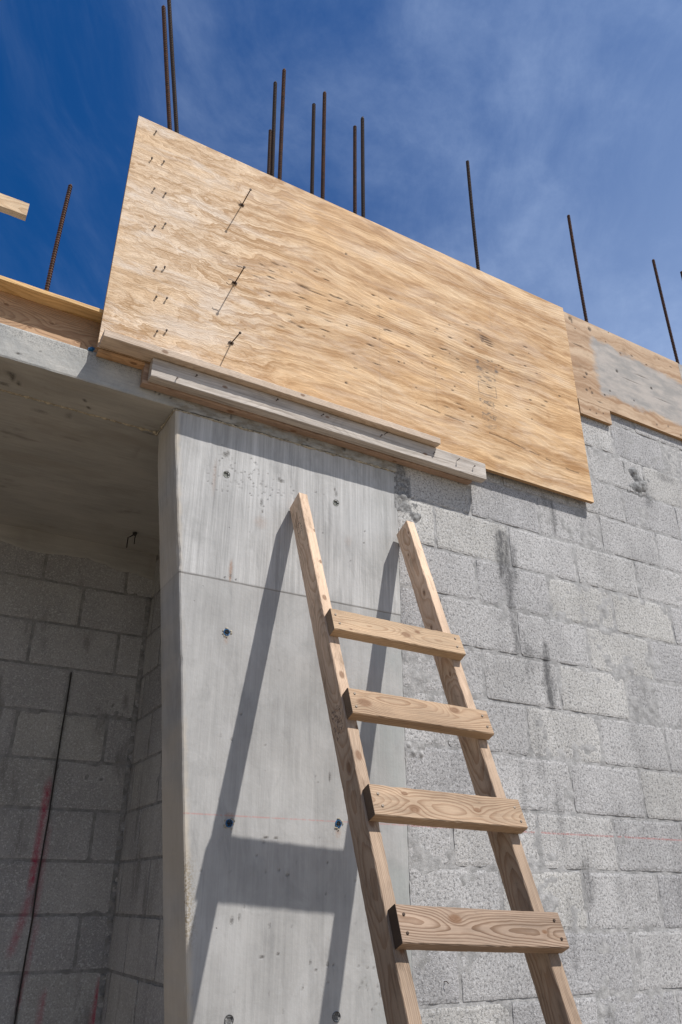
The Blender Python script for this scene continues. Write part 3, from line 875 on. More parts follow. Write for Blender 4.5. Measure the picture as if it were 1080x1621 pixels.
def dots(X, Z, pts):
    s = np.zeros_like(X)
    for p in pts:
        x, z, rx, rz = p[:4]; a = p[4] if len(p) > 4 else 1.0
        d = np.hypot((X - x) / rx, (Z - z) / rz)
        s = np.maximum(s, a * np.clip(1.5 - d, 0, 1))
    return s


def build_column():
    top, bot = -0.7075, GROUND_Z
    zz = np.arange(bot, top + 1e-6, 0.0065); nx = 170
    rows = []
    rngv = fbm(zz * 30, 0 * zz, 77, 4)
    chip = np.clip(fbm(zz * 14, 0 * zz + 5, 79, 3) - 0.62, 0, 1) * 0.03
    L = xl(zz) + (rngv - 0.5) * 0.0018 + chip * 0.6
    T = np.linspace(0, 1, nx + 1) ** 1.0
    X = L[:, None] + (-0.1905 - L[:, None]) * T[None, :]
    Z = np.repeat(zz[:, None], nx + 1, 1)
    Y = (fbm(X * 3, Z * 1.5, 3) - 0.5) * 0.004 + (fbm(X * 60, Z * 6, 4) - 0.5) * 0.0008
    Y[:, 0] += 0.003; Y[:, -1] = 0.001
    Y += np.where(Z > -1.343, 0.0, 0.0012)
    mk = 0.7 * dots(X, Z, [(-0.959, -0.846, .010, .010), (-0.95, -0.838, .006, .01), (-0.838, -0.845, .004, .004), (-0.726, -0.895, .012, .007), (-0.735, -0.889, .006, .006),
                     (-0.803, -1.008, .0045, .014), (-0.797, -1.045, .004, .005), (-0.671, -0.925, .003, .003), (-0.575, -0.905, .003, .003),
                     (-0.700, -2.489 + .08, .004, .004), (-0.721, -2.489, .007, .003), (-0.669, -2.485, .005, .003), (-0.823, -2.395, .005, .010), (-0.80, -2.385, .003, .008),
                     (-0.483, -0.888, .0045, .010), (-0.49, -0.87, .003, .008), (-0.926, -1.335, .004, .004), (-0.905, -1.325, .004, .008), (-0.884, -1.332, .003, .003),
                     (-0.725, -2.165, .007, .002), (-0.69, -2.165, .006, .0035), (-0.73, -2.18, .005, .002), (-0.50, -1.97, .004, .014), (-0.56, -2.51, .003, .006),
                     (-0.72, -2.26, .003, .003), (-0.675, -2.255, .003, .003), (-0.645, -2.27, .006, .005), (-0.50, -2.515, .0035, .006), (-0.54, -2.53, .003, .003),
                     (-0.86, -1.88, .003, .006), (-0.90, -1.87, .003, .003), (-0.35, -1.02, .003, .003)])
    rust = dots(X, Z, [(-0.905, -1.295, .006, .028), (-0.905, -1.33, .004, .012), (-0.801, -1.089, .022, .022, .35), (-0.426, -1.081, .014, .02, .2), (-0.994, -0.95, .006, .06, .4),
                       (-0.903, -1.552, .008, .014, .5), (-0.850, -2.105, .012, .008, .6), (-0.465, -2.138, .009, .016, .6)])
    rng = random.Random(5)
    ex = []
    for cx, cz, n, sx, sz in ((-0.90, -0.90, 18, .07, .03), (-0.79, -0.945, 26, .05, .03), (-0.97, -0.89, 18, .03, .03), (-0.80, -0.925, 16, .08, .03), (-0.95, -0.98, 14, .04, .03), (-0.35, -2.4, 20, .05, .12), (-0.33, -2.55, 22, .06, .06),
                              (-0.6, -1.0, 10, .2, .08), (-0.65, -1.9, 14, .2, .2), (-0.6, -2.3, 14, .25, .15), (-0.6, -2.6, 14, .25, .15)):
        for _ in range(n):
            r = rng.uniform(.0010, .0024)
            ex.append((rng.gauss(cx, sx), rng.gauss(cz, sz), r, r * rng.uniform(.8, 1.6), rng.uniform(.5, 1)))
    for p in ex:
        i0 = int((p[1] - .02 - bot) / 0.0065); i1 = int((p[1] + .02 - bot) / 0.0065) + 1
        if i0 < 0: continue
        # small holes sit between grid points: widen to at least the grid pitch, weaken instead
        rx = max(p[2], .0042); rz = max(p[3], .0045); a = min(1, p[4] * (p[2] / .0026))
        sub = dots(X[i0:i1], Z[i0:i1], [(p[0], p[1], rx * .75, rz * .75, a * .8)])
        mk[i0:i1] = np.maximum(mk[i0:i1], sub)
    V = list(zip(X.ravel(), Y.ravel(), Z.ravel())); q = nx + 1; F = []
    hs = HOLES_GREY + HOLES_BLUE + HOLES_OPEN
    for j in range(len(zz) - 1):
        zc = (zz[j] + zz[j + 1]) / 2
        near = [h_ for h_ in hs if abs(h_[1] - zc) < .02]
        for i in range(nx):
            if near:
                xc = (X[j, i] + X[j, i + 1]) / 2
                if any(math.hypot(xc - h_[0], zc - h_[1]) < .0105 for h_ in near): continue
            F.append((j * q + i, j * q + i + 1, (j + 1) * q + i + 1, (j + 1) * q + i))
    mark = list(mk.ravel()); ru = list(rust.ravel())
    # jamb face, running back from the arris
    nd = 14; n0 = len(V)
    for j, z in enumerate(zz):
        for d in range(nd + 1):
            y = Y[j, 0] + (0.2 - Y[j, 0]) * d / nd
            V.append((L[j] - (0 if d == 0 else 0.0015) - (chip[j] * 0.9 if d else 0), y, z)); mark.append(0); ru.append(0)
    for j in range(len(zz) - 1):
        for d in range(nd):
            a = n0 + j * (nd + 1) + d
            F.append((a, a + nd + 1, a + nd + 2, a + 1))
    # back and top
    n1 = len(V)
    V += [(L[0], .2, bot), (-.19, .2, bot), (L[-1], .2, top), (-.19, .2, top), (L[-1], 0.002, top), (-.19, 0.002, top)]
    mark += [0] * 6; ru += [0] * 6
    F += [(n1, n1 + 2, n1 + 3, n1 + 1), (n1 + 2, n1 + 4, n1 + 5, n1 + 3)]
    me = mesh_from('shaft', V, F, {'mark': mark, 'rust': ru})
    put('shaft', me, MAT['column'], column, smooth=False)


build_column()
for i, (x, z) in enumerate(HOLES_GREY):
    a = Acc(); a.lathe((x, 0, z), (0, 1, 0), [(.0150, 0.004), (.0140, -0.0012), (.0118, -0.0004), (.0108, 0.004), (.0095, 0.0055), (0.001, 0.006)], 20)
    put('tie_hole', a.mesh('tie_hole'), MAT['plug'], column, smooth=False)
for x, z in HOLES_BLUE:
    a = Acc(); a.lathe((x, 0, z), (0, 1, 0), [(.0125, 0.004), (.0115, -0.0014), (.0085, -0.0010), (.0075, 0.008), (.0030, 0.009)], 18)
    o = put('tie_hole', a.mesh('tie_hole'), MAT['blue'], column)
    b = Acc()
    for k in range(6):
        t = k * math.pi / 3
        b.lathe((x + .0072 * math.cos(t), 0, z + .0072 * math.sin(t)), (0, -1, 0), [(.0024, 0), (.0024, 0.0022)], 8)
    b.lathe((x, 0, z), (0, -1, 0), [(.0032, -0.010), (.0032, 0.001)], 10)
    put('socket', b.mesh('socket'), MAT['hole'], o)
    rng = random.Random(int(x * 999)); c = Acc()
    for _ in range(9):
        t = rng.uniform(0, 6.28); r = rng.uniform(.013, .019)
        c.lathe((x + r * math.cos(t), 0.0005, z + r * math.sin(t)), (rng.uniform(-.3, .3), -1, rng.uniform(-.3, .3)), [(rng.uniform(.002, .0045), 0), (.0015, .002)], 6)
    put('cement_crumb', c.mesh('cement_crumb'), MAT['cream'], o)
for x, z in HOLES_OPEN:
    a = Acc(); a.lathe((x, 0, z), (0, 1, 0), [(.0150, 0.004), (.0135, -0.0006), (.0112, 0.002), (.0105, 0.03), (.004, 0.032)], 20)
    put('tie_hole', a.mesh('tie_hole'), MAT['rough'], column)


def bead(name, parent, p0, p1, r, mat, seed, n=60, amp=0.6):
    rng = np.random.RandomState(seed)
    a = Acc(); p0 = np.array(p0, float); p1 = np.array(p1, float)
    t = np.linspace(0, 1, n)
    w = vn(t * n * .35, 0 * t, seed) ; w2 = vn(t * n * .6, 0 * t + 3, seed + 1)
    pts = [tuple(p0 + (p1 - p0) * k + (rng.rand(3) - .5) * r * .7) for k in t]
    a.tube(pts, [max(.0004, r * (1 - amp + 2 * amp * u_ * v_ * 1.3)) for u_, v_ in zip(w, w2)], 6)
    return put(name, a.mesh(name), mat, parent, smooth=True)


bead('form_seam', column, (-1.168, -0.001, -0.712), (-0.195, -0.001, -0.705), 0.0045, MAT['cream'], 4, 150)
bead('form_seam', column, (-1.170, 0.004, -0.712), (-1.174, 0.200, -0.712), 0.0045, MAT['cream'], 7, 40)


# ---------------------------------------------------------------- slab and its edge beam, left and above the column
slab = thing('concrete_slab', (-3.0, 0.8, -0.705), 'thick concrete slab over the dark recess, its front edge partly sunlit', 'slab')


def build_slab():
    uu = np.append(np.arange(-2.3, -0.19, 0.0075), -0.1915); uu = np.concatenate([np.linspace(-6, -2.32, 40), uu])
    zz = np.linspace(-0.7045, -0.571, 20)
    X, Z = np.meshgrid(uu, zz)
    Y = -0.0035 + (fbm(X * 8, Z * 8, 31) - .5) * .003
    band = np.clip((X + 1.19) / .05, 0, 1)
    Y -= band * (np.clip(fbm(X * 16, Z * 34, 35) - .45, 0, 1)) * 0.014
    Z[0, :] += (fbm(uu * 18, 0 * uu, 33) - .5) * .004
    Y[0, :] += .002; Y[-1, :] += .003
    mk = dots(X, Z, [(-1.81, -.655, .004, .004), (-1.73, -.675, .007, .003), (-1.66, -.64, .003, .003), (-1.25, -.665, .003, .004), (-1.235, -.67, .003, .003), (-1.19, -.668, .003, .003),
                     (-.95, -.675, .0035, .009), (-.45, -.668, .006, .012), (-.62, -.672, .004, .007)])
    rs = dots(X, Z, [(-1.81, -.645, .012, .02, .6), (-1.0, -.66, .05, .012, .4), (-.7, -.66, .1, .012, .5)])
    q = len(uu); V = list(zip(X.ravel(), Y.ravel(), Z.ravel()))
    F = [(j * q + i, j * q + i + 1, (j + 1) * q + i + 1, (j + 1) * q + i) for j in range(len(zz) - 1) for i in range(q - 1)]
    a = Acc(); a.v = V; a.f = F; a.a = [0] * len(V)
    n = len(V)
    a.add([(-6, 0.0, -.5712), (-.1915, 0.0, -.5712), (-.1915, 6, -.5712), (-6, 6, -.5712)], [(0, 1, 2, 3)])
    me = mesh_from('edge_beam', a.v, a.f, {'mark': list(mk.ravel()) + [0] * 4, 'rust': list(rs.ravel()) + [0] * 4})
    put('edge_beam', me, MAT['slab'], slab)
    # underside: the lip cast with the beam, then the slab soffit, with a fin of cement between
    def sheet(name, ya, yb, zlev, seed):
        us = np.append(np.arange(-2.6, -0.19, 0.012), -0.1915); us = np.concatenate([np.linspace(-6, -2.62, 30), us])
        ys = np.linspace(ya, yb, max(4, int((yb - ya) / .012)))
        X, Yy = np.meshgrid(us, ys)
        Zz = zlev + (fbm(X * 5, Yy * 5, seed) - .5) * .004
        if ya < .1:
            Zz[0, :] = -0.7045 + (fbm(us * 18, 0 * us, 33) - .5) * .004
            X[0, :] = us
        m1 = dots(X, Yy, [(-1.735, .085, .014, .008), (-1.725, .10, .006, .02), (-1.745, .155, .018, .006), (-1.70, .13, .004, .01), (-1.60, .15, .004, .004), (-1.62, .10, .006, .005), (-1.45, .16, .004, .004), (-1.47, .12, .005, .004),
                          (-1.66, .03, .004, .004)]) if ya < .1 else dots(X, Yy, [(-1.60, .28, .025, .012, .4), (-1.5, .26, .01, .02, .4), (-1.2, .23, .03, .004, .8), (-1.45, .42, .04, .008, .35), (-1.2, .40, .008, .05, .2)])
        q = len(us); V = list(zip(X.ravel(), Yy.ravel(), Zz.ravel()))
        F = [(j * q + i, (j + 1) * q + i, (j + 1) * q + i + 1, j * q + i + 1) for j in range(len(ys) - 1) for i in range(q - 1)]
        put(name, mesh_from(name, V, F, {'mark': m1.ravel(), 'rust': 0 * m1.ravel()}), MAT['soffit'], slab)
    sheet('soffit_lip', -0.0015, 0.20, -0.7055, 51)
    sheet('soffit', 0.203, 1.43, -0.7010, 52)
    a = Acc(); a.box((-6, .02, -.69), (-.195, 1.6, -.575)); a.box((-6, 1.6, -.735), (-.195, 6, -.575))
    put('slab_core', a.mesh('slab_core'), MAT['soffit'], slab)
    bead('form_seam', slab, (-2.4, 0.2000, -0.7065), (-1.17, 0.2000, -0.7065), 0.0050, MAT['cream'], 9, 220, 0.55)
    bead('form_seam', slab, (-1.190, 0.195, -0.706), (-1.172, 0.205, -0.712), 0.009, MAT['cream'], 10, 8, 0.4)
    # cement skim where the soffit meets the block walls
    a = Acc(); a.box((-6, 1.392, -.760), (-.80, 1.4, -.7))
    put('bearing_strip', a.mesh('bearing_strip'), MAT['soffit'], slab)


build_slab()


def bearing():
    uu = np.arange(-3.0, -0.79, 0.01); n = 14; V = []; F = []
    low = -0.765 - 0.075 * fbm(uu * 5, 0 * uu, 71, 5) - 0.05 * np.clip((uu + 1.1) / .3, 0, 1)
    for j in range(n):
        for i, x in enumerate(uu):
            z = -0.7 + (low[i] + 0.7) * j / (n - 1)
            y = 1.394 + (0.0 if j < n - 2 else 0.003 * (j - n + 2)) + (float(vn(x * 30, z * 30, 73)) - .5) * .002
            V.append((x, y, z))
    q = len(uu)
    for j in range(n - 1):
        for i in range(q - 1):
            F.append((j * q + i, (j + 1) * q + i, (j + 1) * q + i + 1, j * q + i + 1))
    put('mortar_skim', mesh_from('mortar_skim', V, F, {'mark': [0] * len(V), 'rust': [0] * len(V)}), MAT['soffit'], back_wall, smooth=True)


bearing()
# twisted tie wires left hanging under the slab
a = Acc()
a.lathe((-0.985, 1.16, -0.705), (0.2, 0.2, -1), [(.012, 0), (.010, .012), (.004, .016)], 8)
a.tube([(-0.985, 1.16, -0.712), (-1.005, 1.15, -0.735), (-1.018, 1.145, -0.745), (-1.018, 1.145, -0.80)], .0028, 6)
a.tube([(-0.98, 1.15, -0.715), (-0.985, 1.145, -0.74), (-0.985, 1.14, -0.775)], .0026, 6)
put('tie_wire', a.mesh('tie_wire'), MAT['hole'], slab)

# ---------------------------------------------------------------- lumber
def lumber(name, L, Wd, Th, M4, mat, parent, warp=0.0015, seed=0, seg=None, bev=0.0018):
    """a sawn board: slightly bowed, worn arrises; local x length, y width, z thickness"""
    bm = bmesh.new()
    n = seg or max(2, int(L / 0.018))
    rng = random.Random(seed)
    k1, k2, k3 = rng.uniform(.6, 1.4), rng.uniform(0, 6), rng.uniform(0, 6)
    b = bev
    prof = [(b, 0), (Wd - b, 0), (Wd, b), (Wd, Th - b), (Wd - b, Th), (b, Th), (0, Th - b), (0, b)]
    rings = []
    for i in range(n + 1):
        x = L * i / n
        dy = warp * math.sin(x / L * 3.14 * k1 + k2) - warp * math.sin(k2)
        dz = warp * math.sin(x / L * 3.14 * k1 + k3) - warp * math.sin(k3)
        ch = [b * rng.uniform(-.15, .35) * (1 + 2.2 * (rng.random() < .06)) for _ in range(4)]      # worn and dented arrises
        pr = [(b + ch[0], 0), (Wd - b - ch[1], 0), (Wd, b + ch[1]), (Wd, Th - b - ch[2]), (Wd - b - ch[2], Th), (b + ch[3], Th), (0, Th - b - ch[3]), (0, b + ch[0])]
        rings.append([bm.verts.new((x, y + dy + rng.uniform(-.0004, .0004), z + dz + rng.uniform(-.0004, .0004))) for y, z in pr])
    for i in range(n):
        for k in range(8):
            bm.faces.new((rings[i][k], rings[i][(k + 1) % 8], rings[i + 1][(k + 1) % 8], rings[i + 1][k]))
    bm.faces.new(rings[0][::-1]); bm.faces.new(rings[-1])
    bmesh.ops.recalc_face_normals(bm, faces=bm.faces)
    me = bpy.data.meshes.new(name); bm.to_mesh(me); bm.free()
    return put(name, me, mat, parent, M4)


def nailhead(acc, p, n, r=0.0042):
    n = Vector(n)
    acc.lathe(Vector(p) - n * .003, n, [(r * .5, 0), (r * .55, .003), (r, .0034), (r * .95, .0050), (r * .3, .0054)], 10)


# ---------------------------------------------------------------- the site-made ladder
LO = Vector((-0.68862, -0.08139, -0.97091))
LA = Vector((0.999787, -0.018186, -0.009786)); LD = Vector((-0.016267, -0.401515, -0.915708)); LN = Vector((0.012724, 0.915672, -0.401726))
LK = 0.958
RW, RT = 0.0853, 0.0364
t_end = (GROUND_Z - LO.z) / LD.z
foot = LO + LD * t_end + LA * 0.25
ladder = thing('ladder', (foot.x, foot.y, GROUND_Z), 'site-made lumber ladder with nailed-on rungs leaning on the concrete column', 'ladder')
WL = dict(light=(0.66, 0.49, 0.355), dark=(0.42, 0.245, 0.14), tone_ramp=(0.25, 1.7, 0.47))
rail_mats = [wood_mat('ladder_rail_pine', seed=1.3, depth=0.10, cy=0.02, knots=((0.20, .0, .006, .034), (0.36, .0, .006, .030), (0.53, .0, .008, .015), (0.84, .0, .009, .018), (1.02, .0, .005, .03), (1.11, .0, .010, .016), (1.13, .03, .012), (1.24, .0, .007, .02), (1.30, .0, .010, .012), (1.6, .0, .008, .02)), ring=.0048, dirt=.5, stamps=((.11, .19, .02, .06), (.93, 1.03, .015, .07)), **WL),
             wood_mat('ladder_rail_fir', seed=5.1, depth=0.11, cy=0.03, knots=((0.06, .012, .004), (0.15, .05, .005), (0.37, .030, .008), (0.52, .05, .006), (0.74, .03, .006), (1.2, .05, .006)), ring=.0046, dirt=.40, **WL)]
u_r = 0.5001 * LK
for i, (u, v, ang) in enumerate(((0.0, 0.0, -0.0089), (u_r, 0.0, -0.02873))):
    d = (math.cos(ang) * LD + math.sin(ang) * LA); s = (math.cos(ang) * LA - math.sin(ang) * LD)
    o0 = LO + u * LA + v * LD
    L = (GROUND_Z + 0.01 - o0.z) / d.z
    # local x down the rail, y from front edge into the wall (wide face), z across the narrow face
    r_ = lumber('side_rail', L, RW, RT, frame(o0, d, LN, s), rail_mats[i], ladder, warp=.0022, seed=3 + i)
RUNGS = [(-0.0021, 0.63609, 0.0141, 0.51754), (-0.00335, 0.95319, 0.02053, 0.51272), (-0.00633, 1.26747, 0.02034, 0.50923), (-0.00887, 1.58323, 0.03061, 0.50461)]
for k in range(4, 9):
    RUNGS.append((-0.0095 - .002 * (k - 4), 1.58323 + 0.315 * (k - 3), 0.022 + .004 * (k % 2), 0.503))
rk = [((0.06, .075, .004), (0.27, .05, .012), (0.32, .028, .008)), ((0.045, .045, .016), (0.365, .02, .013)),
      ((0.105, .018, .006), (0.125, .058, .012), (0.33, .045, .008)), ((0.16, .028, .013), (0.42, .05, .006))]
rs = [(0.045, 0.025), (0.05, 0.022), (0.048, 0.028), (0.05, 0.03)]
rung_mats = []
for i in range(4):
    rung_mats.append(wood_mat('rung_fir_%s' % 'abcd'[i], seed=2.7 * i + .6, depth=[.022, .03, .018, .026][i], cy=[.05, .035, .045, .04][i],
                              light=[(0.45, 0.32, 0.205), (0.41, 0.285, 0.185), (0.37, 0.265, 0.18), (0.31, 0.225, 0.165)][i], dark=[(0.25, 0.130, 0.062), (0.22, 0.115, 0.055), (0.19, 0.10, 0.05), (0.135, 0.075, 0.042)][i], knots=rk[i], ring=[.0048, .0042, .0052, .0046][i], wander=.09, dirt=.30, late_k=[.62, .66, .72, .85][i], endg=[.45, .6, .75, .95][i]))
rng = random.Random(8)
for i, (u, v, ang, ln) in enumerate(RUNGS):
    a_ = math.cos(ang) * LA + math.sin(ang) * LD; h_ = math.cos(ang) * LD - math.sin(ang) * LA
    o0 = LO + (u * LA + v * LD) * LK - LN * (RT + .0006)
    # local x along the rung, y down its face, z from the front into the rail -> right handed
    M4 = frame(o0, a_, h_, a_.cross(h_))
    r_ = lumber('rung', ln * LK, RW, RT, M4, rung_mats[i % 4], ladder, warp=.0006, seed=20 + i, bev=.0022)
    for xx in (.018 + rng.uniform(-.003, .006), ln * LK - .018 - rng.uniform(-.002, .006)):
        for yy in (.023, .062):
            na = Acc()
            x_ = xx + rng.uniform(-.004, .006)
            p = M4 @ Vector((x_, yy + rng.uniform(-.005, .005), 0))
            nailhead(na, p, (-LN + Vector((rng.uniform(-.15, .15), 0, rng.uniform(-.15, .15)))).normalized(), .0038)
            put('nail', na.mesh('nail'), MAT['nail'] if i != 3 else MAT['rust'], r_)


# ---------------------------------------------------------------- big plywood form panel
PX0, PX1, PZ0, PZ1, PYF = -1.484, 0.9535, -0.5745, 0.6640, -0.040


def panel_grid(name, X0, X1, Z0, Z1, yf, th, mat, parent, marks, rusts, inks=None, res=0.0045, edge_mat=None, skew=None, bow=0.004):
    uu = np.linspace(X0, X1, int((X1 - X0) / res)); zz = np.linspace(Z0, Z1, int((Z1 - Z0) / res))
    X, Z = np.meshgrid(uu, zz)
    mk = marks(X, Z); ru = rusts(X, Z); ik = inks(X, Z) if inks is not None else 0 * X
    Y = yf + (fbm(X * 1.1, Z * 1.3, 91) - .5) * bow + (fbm(X * 9, Z * 40, 92) - .5) * .0006 + mk * .0015
    XX = X.copy(); ZZ = Z.copy()
    if skew: XX, ZZ = skew(X, Z)
    q = len(uu); nz = len(zz)
    V = list(zip(XX.ravel(), Y.ravel(), ZZ.ravel()))
    F = [(j * q + i, j * q + i + 1, (j + 1) * q + i + 1, (j + 1) * q + i) for j in range(nz - 1) for i in range(q - 1)]
    me = mesh_from(name, V, F, {'mark': mk.ravel(), 'rust': ru.ravel(), 'ink': ik.ravel()})
    o = put(name, me, mat, parent, smooth=True)
    # layered edge and back
    ring = [j * q + q - 1 for j in range(nz)]
    loop = list(range(q)) + [j * q + q - 1 for j in range(1, nz)] + [(nz - 1) * q + i for i in range(q - 2, -1, -1)] + [j * q for j in range(nz - 2, 0, -1)]
    n = 6; V2 = []
    for k in range(n):
        for i in loop:
            v = V[i]; V2.append((v[0], v[1] + (yf + th - v[1]) * k / (n - 1) if k else v[1] + .0004, v[2]))
    Lp = len(loop); F2 = []
    for k in range(n - 1):
        for i in range(Lp):
            F2.append((k * Lp + i, (k + 1) * Lp + i, (k + 1) * Lp + (i + 1) % Lp, k * Lp + (i + 1) % Lp))
    F2.append(tuple((n - 1) * Lp + i for i in range(Lp))[::-1])
    put('ply_edge', mesh_from('ply_edge', V2, F2), edge_mat, parent)
    return o


def edge_material(yf, th):
    m = M('plywood_edge', 0.8, 0.2)
    P = m.vec(m.x, m.y, m.z)
    t = (m.y - yf) / th * 5.0
    lay = (t + m.noise(P, 60.0, 2.0) * 0.3).fract().st(0.35, 0.65)
    c = m.mix((0.46, 0.30, 0.165), (0.27, 0.155, 0.08), lay)
    c = m.mul(c, m.noise(P, 200.0, 3.0, 0.7).lin(0.3, 0.7, 0.8, 1.2))
    return m.done(c)


ply = thing('plywood_form_panel', ((PX0 + PX1) / 2, PYF, PZ0), 'large golden plywood form panel nailed above the column and block wall', 'plywood panel')
cr = [(-0.679, 0.074, .028, .006, .9), (-0.83, 0.054, .02, .003, .5), (-0.651, -0.028, .016, .003, .7), (-0.52, 0.087, .028, .003, .7), (-0.50, .09, .006, .005, .9), (-0.454, 0.087, .012, .003, .7), (-0.377, 0.095, .006, .003, .6),
      (-0.285, 0.127, .016, .002, .4), (-0.461, 0.375, .0055, .0055, 1), (-0.457, -0.049, .005, .005, 1), (-0.46, -0.362, .006, .005, 1), (-0.154, -0.143, .004, .004, .9), (-0.054, -0.105, .004, .004, .8),
      (0.025, -0.104, .006, .003, .8), (0.058, -0.154, .005, .003, .8), (0.114, 0.015, .005, .003, .7), (0.222, -0.311, .007, .004, .8), (0.01, -0.043, .006, .003, .7), (0.175, -0.074, .007, .003, .8), (0.13, -0.171, .006, .003, .8),
      (-0.377, -0.508, .009, .004, .8), (-0.221, -0.06, .012, .002, .5), (0.355, 0.195, .036, .004, 1), (0.365, 0.180, .030, .004, 1), (0.345, 0.208, .022, .003, .9), (0.375, 0.166, .022, .003, .9), (0.33, 0.183, .010, .012, .7), (0.33, 0.21, .018, .004, .6), (0.52, 0.165, .02, .005, .7), (0.64, 0.221, .004, .004, .7),
      (-0.62, .068, .05, .0022, .7), (-0.57, -.03, .03, .002, .5), (0.703, 0.121, .003, .003, .6), (0.36, -0.493, .035, .008, .45), (0.22, .14, .006, .003, .7), (0.09, .03, .01, .003, .7), (0.16, -.0, .01, .003, .8),
      (-1.05, .09, .015, .002, .6), (-.9, .03, .02, .002, .5), (0.62, .04, .014, .002, .6), (0.5, .05, .014, .002, .5), (-.3, .47, .012, .002, .4), (.05, .3, .004, .004, .5), (.35, -.28, .004, .004, .7), (.42, .06, .005, .004, .7)]
rng = random.Random(31)
for _ in range(80):                                      # short checks along the grain, mostly in the middle band
    cr.append((rng.uniform(-.9, .85), rng.gauss(0.0, .14), rng.uniform(.004, .020), rng.uniform(.002, .0036), rng.uniform(.5, 1.0)))


def long_crack(X, Z):
    s = np.zeros_like(X)
    for (x0, x1, z0, z1, a, w) in ((-0.10, 0.94, -0.335, -0.435, .55, .0022), (-0.85, -0.15, 0.075, 0.10, .22, .002), (0.1, 0.9, 0.07, 0.035, .2, .002)):
        t = np.clip((X - x0) / (x1 - x0), 0, 1)
        zc = z0 + (z1 - z0) * t + (vn(X * 5, 0 * X, 12) - .5) * .02
        inside = (X > x0) & (X < x1)
        s = np.maximum(s, inside * a * np.clip(1.8 - np.abs(Z - zc) / w, 0, 1) * (vn(X * 22, 0 * X + z0 * 50, 14) > .25))
    return s


def ply_marks(X, Z):
    s = np.zeros_like(X)
    for p in cr:
        i0 = np.searchsorted(X[0], p[0] - p[2] * 1.7); i1 = np.searchsorted(X[0], p[0] + p[2] * 1.7)
        rz = max(p[3], .0032)
        j0 = np.searchsorted(Z[:, 0], p[1] - rz * 1.7); j1 = np.searchsorted(Z[:, 0], p[1] + rz * 1.7)
        if i1 > i0 and j1 > j0:
            s[j0:j1, i0:i1] = np.maximum(s[j0:j1, i0:i1], dots(X[j0:j1, i0:i1], Z[j0:j1, i0:i1], [(p[0], p[1], p[2], rz, p[4])]))
    return np.maximum(s, long_crack(X, Z))


def ply_rust(X, Z):
    return dots(X, Z, [(-0.679, .074, .04, .018, .5), (.355, .19, .05, .025, .6), (-0.2, -.5, .05, .02, .3), (0.42, .40, .02, .03, .5), (.30, .19, .01, .02, .5), (.72, -.14, .012, .03, .7), (.9, -.1, .04, .02, .3),
                       (-0.05, .27, .015, .02, .4), (.03, -.16, .03, .012, .4), (.36, -.49, .06, .02, .4), (.68, -.37, .02, .03, .4), (-.25, .3, .02, .01, .3)])


def ply_ink(X, Z):
    """grade stamp, worn past reading: two small frames and rows of broken marks"""
    s = np.zeros_like(X)
    def box(x0, z0, x1, z1, w=.0028, a=.8):
        nonlocal s
        ins = (X > x0 - w) & (X < x1 + w) & (Z > z0 - w) & (Z < z1 + w)
        ed = np.minimum(np.minimum(np.abs(X - x0), np.abs(X - x1)), np.minimum(np.abs(Z - z0), np.abs(Z - z1)))
        s = np.maximum(s, ins * a * (ed < w))
    box(.275, -.150, .385, -.085)
    for (x0, z0, x1, z1, a) in ((.275, -.235, .375, -.185, .8), (.285, -.30, .375, -.25, .75), (.29, -.345, .37, -.315, .5), (.275, -.06, .39, -.035, .7)):
        ins = (X > x0) & (X < x1) & (Z > z0) & (Z < z1)
        s = np.maximum(s, ins * a * (vn(X * 75, Z * 140, 23) > .52) * (vn(X * 4, Z * 60, 25) > .3))
    for (a_, b_) in ((.283, .035), (.40, .015), (.285, .0), (.30, -.005)):
        s = np.maximum(s, np.clip(1.5 - np.hypot((X - a_) / .012, (Z - b_) / .012), 0, 1) * 1.0)
    for (cx, cz, sx, sz, a) in ((.34, .01, .07, .05, .40), (.33, -.12, .06, .10, .28), (.33, -.28, .06, .07, .28), (.34, .20, .06, .03, .5), (.60, .19, .04, .012, .3), (.15, .0, .12, .05, .22), (.60, .05, .08, .05, .18)):
        s = np.maximum(s, a * np.exp(-((X - cx) / sx) ** 2 - ((Z - cz) / sz) ** 2) * (0.4 + 0.9 * vn(X * 28, Z * 90, 44)))
    ins = (X > .275) & (X < .41) & (Z > -.03) & (Z < .05)
    s = np.maximum(s, ins * .35 * (vn(X * 60, Z * 90, 28) > .6))
    # pencil / handling lines running across the sheet
    for xx, za, zb in ((-.285, .25, -.55), (.40, .48, .28), (.02, -.1, -.35)):
        s = np.maximum(s, (np.abs(X - xx - .002 * np.sin(Z * 9)) < .0024) * (Z < za) * (Z > zb) * .20)
    return s


panel_grid('veneer_face', PX0, PX1, PZ0, PZ1, PYF, 0.018, MAT['ply'], ply, ply_marks, ply_rust, ply_ink, edge_mat=edge_material(PYF, .018))

# short double-headed nails in the left end of the panel (the upper one single)
SH = [(-1.405, 0.606), (-1.402, 0.442), (-1.352, 0.452), (-1.376, 0.278), (-1.328, 0.277), (-1.350, 0.080), (-1.312, 0.113), (-1.322, -0.126), (-1.286, -0.112), (-1.304, -0.266), (-1.265, -0.258), (-1.284, -0.426), (-1.248, -0.412)]
rng = random.Random(6)
for x, z in SH:
    a = Acc()
    t = Vector((rng.uniform(-.25, .25), -1, rng.uniform(-.15, .3))).normalized()
    p = Vector((x, PYF + .004, z)); Ln = rng.uniform(.011, .015)
    a.tube([p, p + t * Ln], .0017, 6)
    a.lathe(p + t * Ln, t, [(.0042, 0), (.0042, .0015)], 8)
    a.lathe(p + t * (Ln - .005), t, [(.0036, 0), (.0036, .0013)], 8)
    put('nail', a.mesh('nail'), MAT['rust'], ply)
